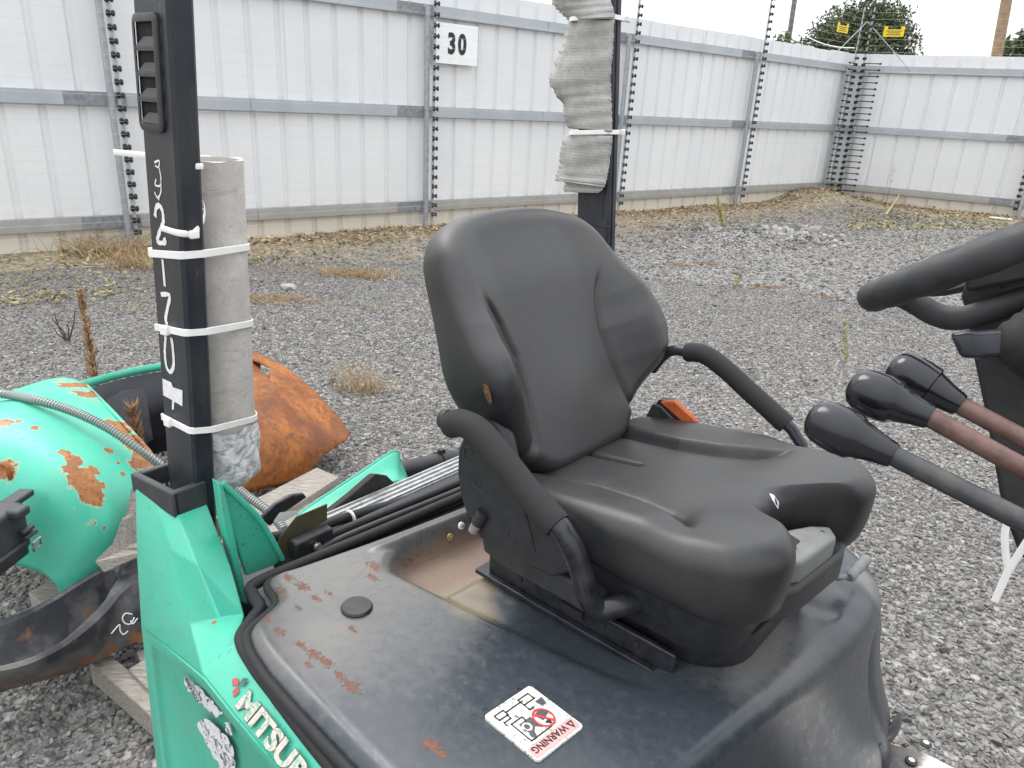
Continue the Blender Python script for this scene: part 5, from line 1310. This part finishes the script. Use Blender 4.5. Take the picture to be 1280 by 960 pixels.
for (px, py, d, r) in [(78, 487, 3.6, .07), (93, 492, 3.55, .10), (108, 500, 3.45, .09), (116, 505, 3.4, .04), (142, 534, 3.2, .07), (152, 540, 3.15, .06), (160, 550, 3.1, .07), (170, 562, 3.05, .085), (182, 572, 3.0, .09), (174, 580, 2.95, .07),
                       (88, 588, 2.78, .06), (98, 600, 2.76, .085), (110, 612, 2.73, .085), (122, 620, 2.7, .06), (92, 578, 2.82, .05), (82, 565, 2.85, .03), (116, 588, 2.8, .035), (134, 564, 2.95, .025), (147, 579, 2.9, .016), (154, 592, 2.85, .016), (8, 530, 3.05, .04), (24, 530, 3.05, .025), (43, 540, 3.0, .03), (12, 590, 2.85, .06), (10, 610, 2.85, .03), (110, 655, 2.67, .04), (130, 605, 2.75, .03), (112, 668, 2.66, .03), (128, 660, 2.66, .02), (33, 502, 3.3, .03)]:
    rust.append((FP(px, py, d), r*.74))
MT['green_rusty'] = green('rusted_mint_green_paint', rust, .70, 1.0)
g = G(); g.grid(patch(ctrl, 8, 8)); g.build('outer_shell', 'green_rusty', SHELL, 'W', smooth=60, solid=.006)
rim = [FP(96, 481, 3.66), FP(150, 466, 4.05), FP(205, 456, 4.15), FP(262, 452, 4.2)]
g = G(); rimc = catmull(rim, 6); g.grid([[p+ZF*.012 for p in rimc], [p-ZF*.030-0*p for p in rimc]]); g.build('rim', 'green_rusty', SHELL, 'W', smooth=60, solid=.008)
g = G(); g.grid([[p+ZF*-.028+np.array([.01, -.02, 0]) for p in rimc], [p+np.array([.03, -.06, -.25]) for p in rimc], [p+np.array([.04, -.10, -.45]) for p in rimc]]); g.build('inner_wall', 'dark_steel', SHELL, 'W', smooth=60, solid=.006)
inn = [FP(98, 480, 3.66), FP(150, 528, 3.27), FP(197, 584, 3.02)]
g = G(); ic = catmull(inn, 6); g.grid([[p+np.array([.012, .015, -.004]) for p in ic], [p+np.array([.06, .06, -.42]) for p in ic]]); g.build('inner_wall', 'dark_steel', SHELL, 'W', smooth=60, solid=.006)
q0, q1, q2, q3 = FP(132, 498, 3.72), FP(165, 492, 3.80), FP(175, 560, 3.62), FP(140, 560, 3.5)
g = G(); g.prism([q0, q1, q2, q3], np.array([.02, .10, 0])); g.build('inner_box', 'dark_steel', SHELL, 'W', bevel=.006)
e_ = [FP(108, 482, 3.6), FP(151, 526, 3.24), FP(197, 581, 2.99), FP(205, 640, 2.87), FP(197, 690, 2.81)]
g = G(); g.tube(catmull(e_, 6), .009, 8); g.build('shell_edge', 'green_rusty', SHELL, 'W')
c = FP(38, 603, 2.80); g = G(); g.lathe([(.026, -.01), (.026, .002), (.021, .003), (.020, -.02), (.001, -.02)], c, ray(38, 603)*-1, 18); g.build('rubber_plug', 'green_dirty', SHELL, 'W')
c = FP(8, 583, 2.83); g = G(); g.tube(catmull([c+np.array([-.04, 0, .01]), c, c+np.array([.012, -.01, -.03]), c+np.array([.01, 0, -.10])], 5), .008, 8); g.build('hook', 'rust', SHELL, 'W')
# corrugated conduit draped across the shell
cp_ = [FP(-40, 490, 3.42), FP(10, 495, 3.36), FP(45, 502, 3.22), FP(80, 512, 3.14), FP(110, 524, 3.06), FP(140, 540, 3.0), FP(172, 562, 2.94), FP(205, 586, 2.92), FP(240, 606, 2.9), FP(285, 607, 2.75), FP(312, 624, 2.66), FP(338, 643, 2.56), FP(356, 664, 2.45)]
dn_ = catmull(cp_, 40); nn_ = len(dn_)
g = G(); g.tube([p+ZF*.006 for p in dn_], [.0135 if i % 4 < 2 else .0180 for i in range(nn_)], 10); tag(g.build('flexible_conduit', 'conduit', None, 'W', smooth=30), 'grey ribbed conduit hose draped across the green hood shell', 'hose')
# orange rusted sheet dome
octrl = [[FP(272, 430, 4.42), FP(290, 432, 4.36), FP(312, 438, 4.3), FP(350, 455, 4.2), FP(392, 488, 4.05), FP(420, 518, 3.92), FP(437, 541, 3.8)],
         [FP(270, 468, 3.98), FP(288, 470, 3.95), FP(312, 474, 3.92), FP(350, 492, 3.86), FP(388, 520, 3.80), FP(415, 538, 3.76), FP(434, 549, 3.74)],
         [FP(266, 522, 3.55), FP(286, 523, 3.53), FP(308, 525, 3.52), FP(345, 535, 3.52), FP(378, 550, 3.55), FP(402, 558, 3.60), FP(418, 560, 3.66)],
         [FP(262, 574, 3.32), FP(283, 572, 3.32), FP(305, 570, 3.32), FP(338, 573, 3.36), FP(366, 578, 3.44), FP(388, 572, 3.52), FP(402, 571, 3.58)],
         [FP(262, 626, 3.27), FP(280, 622, 3.27), FP(300, 618, 3.28), FP(332, 610, 3.32), FP(352, 606, 3.40), FP(372, 598, 3.46), FP(386, 590, 3.52)]]
rowsO = patch(octrl, 6, 6); hole = lambda i, j: 11 <= j <= 15 and 2 <= i <= 4
g = G(); m_ = len(rowsO[0]); g.v = [tuple(p) for r in rowsO for p in r]
g.f = [(i*m_+j, i*m_+j+1, (i+1)*m_+j+1, (i+1)*m_+j) for i in range(len(rowsO)-1) for j in range(m_-1) if not hole(i, j)]
g.mi = [0]*len(g.f)
OD = root('rusted_hood_panel', FP(320, 560, 3.6)*np.array([1, 1, 0]), 'bright orange rusted sheet metal panel with a cut-out behind the pillar', 'rusted panel')
g.build('panel_skin', 'rust', OD, 'W', smooth=60, solid=.006)
hc = rowsO[4][13]; hdn = np.array([.1, .35, -.12])
g = G(); fr_ = [rowsO[2][11], rowsO[2][16], rowsO[5][16], rowsO[5][11]]; g.grid([[p for p in fr_], [p+hdn*.35 for p in fr_]], True); g.build('cutout_lip', 'rust', OD, 'W', smooth=0, solid=.004)
# broken pallet
PB = root('broken_pallet', np.array([-1.3, 2.5, 0.]), 'weathered grey broken wooden pallet under the scrap parts', 'pallet')
def plank(pxs, z, th, name='board'):
    t = [onz(x, y, z) for x, y in pxs]; g = G(); g.prism(t, -ZF*th); return g.build(name, 'wood', PB, 'W', smooth=30, bevel=.004)
plank([(35, 740), (60, 763), (190, 700), (260, 660), (235, 640), (172, 668)], .13, .10)
plank([(110, 826), (135, 816), (168, 843), (205, 882), (205, 910), (172, 880)], .10, .09)
plank([(160, 836), (190, 818), (230, 800), (250, 850), (205, 875), (196, 872)], .115, .03)
plank([(170, 815), (235, 780), (250, 795), (178, 834)], .09, .05)
plank([(268, 646), (330, 618), (396, 584), (424, 596), (372, 630), (300, 664)], .16, .09)
plank([(330, 655), (430, 605), (520, 570), (545, 590), (440, 640), (345, 690)], .13, .09)
g = G(); g.prism([FP(128, 690, 2.60), FP(148, 684, 2.62), FP(166, 600, 2.72), FP(176, 588, 2.74), (FP(190, 600, 2.72)), FP(180, 680, 2.62)], np.array([.02, .05, 0])); g.build('board', 'wood', PB, 'W', smooth=0, bevel=.003)
g = G(); g.prism([FP(118, 702, 2.52), FP(140, 680, 2.56), FP(152, 648, 2.60), FP(157, 650, 2.60), FP(156, 686, 2.56), FP(176, 682, 2.52), FP(186, 690, 2.5), FP(130, 716, 2.5)], np.array([.01, .035, 0])); g.build('splinter', 'wood', PB, 'W', smooth=0, bevel=.003)
# black cast bracket: channel with tapering pocket
IR = root('cast_axle_bracket', onz(95, 830, 0)*np.array([1, 1, 0]), 'black cast iron arm with an open pocket and chalk mark on the pallet', 'casting')
ax0, ax1 = onz(-60, 838, .30), onz(240, 700, .34)
# stations along arm: (top-far px, pocket-far px, pocket-near px, top-near px, bottom-near px)
ST = [((-40, 786), (-36, 793), (-34, 838), (-40, 845), (-40, 888)), ((0, 775), (2, 782), (2, 832), (0, 839), (0, 866)), ((35, 762), (36, 768), (38, 822), (36, 830), (36, 856)), ((68, 745), (70, 750), (74, 804), (74, 812), (70, 846)),
      ((98, 726), (100, 731), (104, 778), (108, 788), (104, 834)), ((124, 711), (126, 716), (130, 752), (134, 764), (130, 822)), ((140, 704), (142, 712), (144, 728), (152, 742), (152, 811)), ((160, 694), (161, 700), (163, 712), (170, 728), (172, 802)), ((186, 684), (187, 690), (189, 704), (192, 722), (194, 795)), ((230, 664), (231, 670), (232, 690), (234, 710), (236, 786))]
dep = [.10, .13, .14, .145, .15, .13, .03, .0, .0, .0]
rowsI = []
for s_, dp in zip(ST, dep):
    zt_ = .30; A_ = onz(*s_[0], zt_); B_ = onz(*s_[1], zt_+.006); C_ = onz(*s_[2], zt_+.006); D_ = onz(*s_[3], zt_)
    E_ = onz(*s_[4], .14)
    lo = -ZF*dp; mid_ = (B_+C_)/2+lo; out = (A_-D_); out /= np.linalg.norm(out)
    bulge = ZF*(.02 if dp == 0 else 0)
    rowsI.append([A_-ZF*.16, A_-ZF*.02, A_, (A_+B_)/2+ZF*.006, B_, B_*.75+C_*.25+lo*.8+bulge, mid_+bulge, B_*.25+C_*.75+lo*.8+bulge, C_, (C_+D_)/2+ZF*.006, D_, D_*.8+E_*.2-out*.012, D_*.4+E_*.6-out*.010, E_, E_+out*.05-ZF*.01])
colsI = [catmull(list(c), 5) for c in zip(*rowsI)]; fine = [list(r) for r in zip(*colsI)]
g = G(); g.grid(fine); g.build('casting_body', 'iron', IR, 'W', smooth=38)
def chalkW(pxs, dpt, wpx):
    pts = catmull([FP(x, y, dpt) for x, y in pxs], 6); g = G(); g.tube(pts, wpx*.5*dpt/F_PX, 6); g.build('chalk_mark', 'paint_white', IR, 'W')
for pl_ in ([(139, 792), (149, 781), (150, 788), (154, 793), (160, 789)], [(165, 768), (157, 767), (153, 773), (156, 779), (163, 780), (168, 772)], [(163, 776), (166, 780), (172, 773)]):
    pass
def chalk_on(pxs, z_of, wpx=1.5):
    pts = catmull([onz(x, y, z_of(x, y)) for x, y in pxs], 6); return pts
# near face of the arm: interpolate height between the top-near edge (z .30) and the foot (z .14)
def face_pt(x, y):
    Dp = [np.array(s_[3]) for s_ in ST]; Ep = [np.array(s_[4]) for s_ in ST]
    yt = np.interp(x, [p[0] for p in Dp], [p[1] for p in Dp]); yb = np.interp(x, [p[0] for p in Ep], [p[1] for p in Ep])
    u = min(max((y-yt)/(yb-yt), 0), 1); p = onz(x, yt, .30)*(1-u)+onz(x, yb, .14)*u
    d = -ray(x, y); return p+d/np.linalg.norm(d)*.02
for pl_ in ([(139, 792), (149, 781), (150, 788), (154, 793), (160, 789)], [(165, 768), (157, 767), (153, 773), (156, 779), (163, 780), (168, 772)], [(163, 776), (166, 780), (172, 773)]):
    g = G(); g.tube(catmull([face_pt(x, y) for x, y in pl_], 6), .0022, 6); g.build('chalk_mark', 'paint_white', IR, 'W')
# black moulded clip housing at the left edge
CB = root('plastic_clip_housing', onz(10, 690, 0)*np.array([1, 1, 0]), 'black moulded plastic part with a clip lying at the left edge', 'plastic part')
d0 = FP(0, 640, 2.62)
ux = FP(40, 632, 2.66)-FP(0, 660, 2.55); ux /= np.linalg.norm(ux); uz = np.array([0, 0, 1.]); uy = np.cross(uz, ux); uy /= np.linalg.norm(uy); uz = np.cross(ux, uy)
g = G(); g.box(FP(-8, 668, 2.58), (.16, .12, .16), [ux, uy, uz]); g.build('housing_body', 'plastic2', CB, 'W', bevel=.014, bseg=3)
g = G(); g.box(FP(8, 632, 2.64), (.20, .05, .022), [ux, uy, uz]); g.build('housing_arm', 'plastic', CB, 'W', bevel=.006)
g = G(); g.box(FP(22, 640, 2.56), (.055, .05, .03), [ux, uy, uz]); g.build('housing_cap', 'plastic2', CB, 'W', bevel=.008)
g = G(); g.box(FP(2, 700, 2.52), (.17, .06, .05), [ux, uy, uz]); g.build('housing_foot', 'plastic', CB, 'W', bevel=.008)
for (x, y, s_) in ((34, 662, .035), (38, 668, .035)):
    g = G(); g.box(FP(x, y, 2.57), (.05, .018, .012), [ux, uy, uz]); g.build('rib', 'plastic2', CB, 'W', bevel=.003)
cl_c = FP(46, 680, 2.55); g = G()
sq = [cl_c+ux*a*.018+uz*b*.013 for a, b in ((-1, -1), (1, -1), (1, 1), (-1, 1))]; g.tube(sq, .0055, 8, True); g.build('clip', 'grey_plastic', CB, 'W')
# loose green panel and black block behind the truck
gp = [onX(x, y, -.10) for x, y in [(372, 644), (400, 624), (450, 591), (492, 564), (500, 576), (508, 596)]]
gl = [onX(x, y, .0) for x, y in [(386, 658), (414, 648), (460, 622), (490, 604), (504, 603), (516, 602)]]
LPN = root('folded_metal_sheet', T((-.1, .5, .76)), 'loose mint green folded panel lying behind the truck hoses', 'metal panel')
rowsP = patch([gp, [a*.5+b*.5-A3(0, 0, .012) for a, b in zip(gp, gl)], gl], 6, 5); g = G(); g.grid(rowsP); g.build('panel_sheet', 'green', LPN, 'T', smooth=60, solid=.004)
g = G(); g.tube(catmull(gp, 6), .004, 8); g.build('panel_edge', 'green', LPN, 'T')
g = G(); g.prism([onX(x, y, .035) for x, y in [(412, 640), (440, 618), (470, 592), (484, 594), (494, 604), (470, 618), (430, 642)]], (-.03, 0, -.01)); tag(g.build('foam_block', simple('black_foam_block', (.035, .033, .030), .95, 0, .5, 60, 120, .003), None, 'T', bevel=.004), 'crumbling dark foam block lying on the loose green panel', 'foam block')
bt = [onX(488, 592, -.18), onX(520, 584, -.18), onX(574, 572, -.18)]; bt.append(bt[-1]+(bt[-1]-bt[0])*.9)
BT = root('black_pipe', T((-.18, .8, .72)), 'black plastic pipe with a collar lying beyond the green panel', 'pipe')
g = G(); g.tube(bt, .030, 16); g.build('pipe_body', 'plastic2', BT, 'T')
g = G(); a_, b_ = onX(548, 578, -.18), onX(562, 575, -.18); g.tube([a_, b_], .036, 16); g.build('collar', 'plastic', BT, 'T')
g = G(); g.box(onX(552, 566, -.18), (.02, .02, .03)); g.build('lug', 'plastic', BT, 'T', bevel=.003)
a_, b_ = onX(572, 575, -.17), onX(590, 571, -.17); g = G(); g.tube([a_, b_], .029, 14); g.build('steel_ring', 'chrome', BT, 'T')

# ================================================================== WEEDS, LITTER, RUBBLE
def strand_mesh(strands, width, name, mat, parent=None, tonef=None):
    g = G(); tone = []
    for s_ in strands:
        P_ = [np.asarray(p, float) for p in s_]; n_ = len(P_); sd = rng.normal(0, 1, 3); sd[2] *= .3; b0 = len(g.v)
        tt = float(rng.random())
        for i, p in enumerate(P_):
            w_ = width*(1-.85*i/(n_-1)); t = P_[min(i+1, n_-1)]-P_[max(i-1, 0)]; q = np.cross(t, sd); q /= np.linalg.norm(q)+1e-9
            g.v += [tuple(p+q*w_), tuple(p-q*w_)]; tone += [tt, tt]
        for i in range(n_-1): g.f.append((b0+2*i, b0+2*i+1, b0+2*i+3, b0+2*i+2)); g.mi.append(0)
    return g.build(name, mat, parent, 'W', smooth=0, attr={'tone': tone}, recalc=False)
def gpt(px, py): p = onz(px, py, 0); p[2] = float(ground_h(p[0], p[1])); return p
def blade(base, ln, lean, az, n=4, curl=.5):
    d = np.array([math.cos(az), math.sin(az), 0]); out = []
    for i in range(n+1):
        u = i/n; out.append(base+d*lean*ln*(u**(1+curl))+ZF*ln*u*(1-.35*lean*u))
    return out
def tuft(name, label, px, py, r, n, ln, mat, lean=.8, width=.004, group=None, sx=1.0):
    cat = 'dead leaves' if 'leaves' in name else 'dry bush' if 'bush' in name else 'dry grass'
    b = gpt(px, py); R_ = root(name, b, label, cat, group)
    st_ = [blade(b+np.array([rng.normal(0, r*sx), rng.normal(0, r*.6), -.01]), ln*rng.uniform(.4, 1.1), lean*rng.uniform(.3, 1.3), rng.uniform(0, 2*PI)) for _ in range(n)]
    tag(strand_mesh(st_, width, 'blades', mat, R_), kind='stuff'); return R_
def stalk(name, label, px0, py0, pxt, pyt, dist_from, mat, seeds, lw, cat='weed', sd_len=.05, spread=.05):
    b = gpt(px0, py0); dd_ = math.hypot(b[0], b[1]); t = far(pxt, pyt, dd_); R_ = root(name, b, label, cat)
    g = G(); pts = [b*(1-u)+t*u+np.array([.02*math.sin(u*5), 0, 0]) for u in np.linspace(0, 1, 8)]; g.tube(pts, [lw*(1-.7*u) for u in np.linspace(0, 1, 8)], 6); g.build('stem', 'twig' if mat != 'green_weed' else 'straw', R_, 'W')
    st_ = []
    for _ in range(seeds):
        u = rng.uniform(.05, 1)**.8; p = b*(1-u)+t*u; az = rng.uniform(0, 2*PI); ln = sd_len*rng.uniform(.4, 1.2)*(1.2-.8*u)
        st_.append([p, p+np.array([math.cos(az), math.sin(az), .9])*ln*.6, p+np.array([math.cos(az)*spread/.05, math.sin(az)*spread/.05, 1.2])*ln])
    tag(strand_mesh(st_, lw*1.1, 'seed_heads', mat, R_), kind='stuff'); return R_
stalk('dry_weed', 'tall rusty brown dried weed standing behind the green shell', 122, 492, 100, 362, 0, 'brown_weed', 420, .0045, sd_len=.055, spread=.035)
b = FP(172, 565, 3.5)
g_ = root('dry_weed', b*np.array([1, 1, 0]), 'small brown dried weed growing inside the dark shell', 'weed')
st_ = [];
for _ in range(160):
    u = rng.random(); p = FP(176, 590, 3.45)*(1-u)+FP(166, 510, 3.5)*u; az = rng.uniform(0, 6.28); st_.append([p, p+np.array([math.cos(az), math.sin(az), .8])*.02, p+np.array([math.cos(az), math.sin(az), 1.3])*.035])
tag(strand_mesh(st_, .006, 'seed_heads', 'brown_weed', g_), kind='stuff')
bq = gpt(84, 428); tw = root('twig_cluster', bq, 'thin dark bare twigs standing in gravel left of the brown weed', 'twigs')
for pl_ in ([(84, 428), (74, 410), (68, 392)], [(84, 428), (80, 415), (66, 400)], [(86, 428), (92, 405), (94, 388)], [(85, 428), (86, 412), (84, 405)], [(84, 426), (72, 418), (67, 410)]):
    dq = math.hypot(bq[0], bq[1]); g = G(); g.tube([far(x, y, dq) for x, y in pl_], [.007, .005, .004], 5); g.build('twig', 'twig', tw, 'W')
tuft('dead_grass', 'dead straw tuft on gravel with a tall pale tip behind the tube', 440, 345, .13, 420, .16, 'straw', 1.2, .004, 'dead grass tufts', 2.0)
tuft('dead_grass', 'flat dead straw clump beside the pale flat stone', 345, 375, .14, 380, .09, 'straw', 1.6, .004, 'dead grass tufts', 1.6)
tuft('dead_grass', 'pale dry grass tuft standing left of the backrest', 455, 488, .07, 150, .30, 'straw', .7, .0026, 'dead grass tufts', 1.4)
tuft('dead_grass', 'tiny dry tuft between the gravel right of the straw tuft', 466, 388, .07, 90, .05, 'straw', 1.2, .003, 'dead grass tufts', 1.4)
tuft('dead_grass', 'low dry leaf clump at the foot of the second pole', 533, 372, .06, 80, .05, 'straw', 1.2, .003, 'dead grass tufts', 1.4)
for px, py, lab in ((846, 332, 'brown dead leaf clump on gravel right of the far pillar'), (880, 330, 'second brown leaf clump further right on the gravel'), (960, 360, 'small orange brown clump in gravel before the rubble'), (1025, 372, 'faint brown clump beside the steering wheel')):
    tuft('dead_leaves', lab, px, py, .07, 150, .05, 'brown_weed', 1.3, .006, 'dead leaf clumps', 1.6)
tuft('dead_leaves', 'dry brown scrap of grass near the fence left of the tube', 160, 385, .14, 160, .05, 'straw', 1.6, .004, 'dead grass tufts', 2.0)
stalk('green_weed', 'thin yellow green weed standing before the rubble heap', 902, 303, 897, 248, 0, 'green_weed', 60, .008, sd_len=.10, spread=.03)
stalk('green_weed', 'thin yellow green weed above the armrest gravel', 1056, 456, 1056, 395, 0, 'green_weed', 60, .004, sd_len=.06, spread=.03)
stalk('green_weed', 'pale weed sprig low in the gravel near the rubble', 915, 362, 930, 338, 0, 'green_weed', 40, .005, sd_len=.07, spread=.05)
stalk('dry_grass_stems', 'tall pale dry grass stems leaning on the fence at the left pole', 122, 300, 112, 232, 0, 'straw', 70, .007, 'weed', .16, .07)
stalk('dry_grass_stems', 'bent dry stems at the foot of the right fence', 1105, 262, 1118, 205, 0, 'straw', 10, .006, 'weed', .16, .03)
tuft('dry_bush', 'brown dry brush pile round the foot of the left pole', 150, 318, .38, 420, .32, 'straw', .9, .006, None, 1.6)
tuft('yellow_grass', 'yellow dry grass clump right of the left pole foot', 168, 335, .12, 140, .28, 'straw', .7, .005, None, 1.2)
# flat stone, stick, white scrap, rubble
def rock(name, label, px, py, s_, mat='rubble', cat='stone'):
    b = gpt(px, py); g = G(); V = ico_v*(1+rng.normal(0, .12, (len(ico_v), 1)))*np.array(s_)+b+np.array([0, 0, s_[2]*.5]); g.add(V, ico_f)
    return tag(g.build(name, mat, None, 'W', smooth=0, attr={'tone': [.75]*len(V)}), label, cat)
rock('flat_stone', 'pale flat stone on gravel right of the cardboard tube', 361, 361, (.11, .07, .04))
rock('fieldstone', 'large tan stone on the dirt mound in the fence corner', 1045, 249, (.22, .16, .13))
a_, b_ = gpt(1107, 270), gpt(1121, 257); g = G(); g.tube([a_+ZF*.03, b_+ZF*.22], .022, 8); tag(g.build('broken_stick', 'straw', None, 'W', attr={'tone': [.8]*16}), 'pale broken stick lying before the right fence', 'stick')
a_ = gpt(1250, 275); g = G(); g.box(a_+ZF*.03, (.42, .10, .03), [t2, n2, ZF]); tag(g.build('white_scrap', 'sign_white', None, 'W', bevel=.008), 'flat white plastic scrap on the ground by the right fence', 'scrap')
a_, b_ = gpt(534, 370), gpt(545, 358); g = G(); g.tube([a_+ZF*.02, b_+ZF*.03], .018, 8); tag(g.build('broken_stick', 'straw', None, 'W', attr={'tone': [.95]*16}), 'short pale stick on gravel beside the backrest edge', 'stick')
n_ = 1500; cx = gpt(955, 292); xy = np.stack([cx[0]+rng.normal(0, .42, n_)+.1, cx[1]+rng.normal(0, .30, n_)], 1)
rb = stones('rubble_heap', xy, rng.gamma(3, .011, n_)+.012, ico_v, ico_f, 'rubble', .2, .4); tag(rb, 'low heap of pale broken rubble in the gravel', None, None, 'stuff')
# leaf litter, moss and debris along the fence foot
def scatter(name, label, mat, n, fn, size, up=.02):
    g = G(); tone = []
    for _ in range(n):
        p = fn(); z = float(ground_h(p[0], p[1])); a = rng.normal(0, 1, 3); a[2] *= .4; a /= np.linalg.norm(a); b_ = np.cross(a, np.array([rng.normal(0, .5), rng.normal(0, .5), 1.])); b_ /= np.linalg.norm(b_)
        c = np.array([p[0], p[1], z+rng.uniform(.004, up)]); s_ = size*rng.uniform(.5, 1.4); k0 = len(g.v)
        g.v += [tuple(c-a*s_), tuple(c+b_*s_*.45), tuple(c+a*s_), tuple(c-b_*s_*.45)]; g.f.append((k0, k0+1, k0+2, k0+3)); g.mi.append(0); tone += [float(rng.random())]*4
    return tag(g.build(name, mat, None, 'W', smooth=0, attr={'tone': tone}, recalc=False), label, None, None, 'stuff')
def along1(lo, hi, w_, off=.1):
    return lambda: (n1*(d1-off-abs(rng.normal(0, w_)))+t1*(cs1-rng.uniform(lo, hi)))
def along2(lo, hi, w_, off=.1):
    return lambda: (n2*(d2-off-abs(rng.normal(0, w_)))+t2*(cs2+rng.uniform(lo, hi)))
scatter('leaf_litter', 'brown leaf litter strewn along the foot of the long fence', 'litter', 4000, along1(.2, 17, .38), .035, .05)
scatter('leaf_litter', 'brown leaf litter along the foot of the right fence', 'litter', 1500, along2(.2, 9, .45), .04, .05)
pm = [(gpt(50, 332), .55, .25), (gpt(30, 375), .4, .16), (gpt(400, 316), .7, .16), (gpt(470, 303), .5, .12), (gpt(90, 350), .8, .22), (gpt(330, 330), .6, .2), (gpt(110, 372), .5, .15)]
def mossf():
    c, a, b_ = pm[rng.integers(len(pm))]; return c+t1*rng.normal(0, a)+n1*rng.normal(0, b_)
scatter('moss', 'yellow green moss patches on the dirt strip by the fence', 'moss', 1100, mossf, .028, .04)
cm_ = gpt(1040, 246)
scatter('leaf_litter', 'orange brown litter heaped in the fence corner', 'litter', 1500, lambda: cm_+np.array([rng.normal(0, .9), rng.normal(0, .7), 0]), .05, .10)
pd = gpt(1110, 285)
scatter('moss', 'dull green ground growth before the right fence', 'moss', 1500, lambda: gpt(rng.uniform(1060, 1260), rng.uniform(264, 288)), .04, .03)
scatter('leaf_litter', 'sparse dead leaves over the gravel near the corner', 'litter', 900, lambda: gpt(rng.uniform(800, 1200), rng.uniform(258, 320)), .035, .02)

bpy.context.view_layer.update()
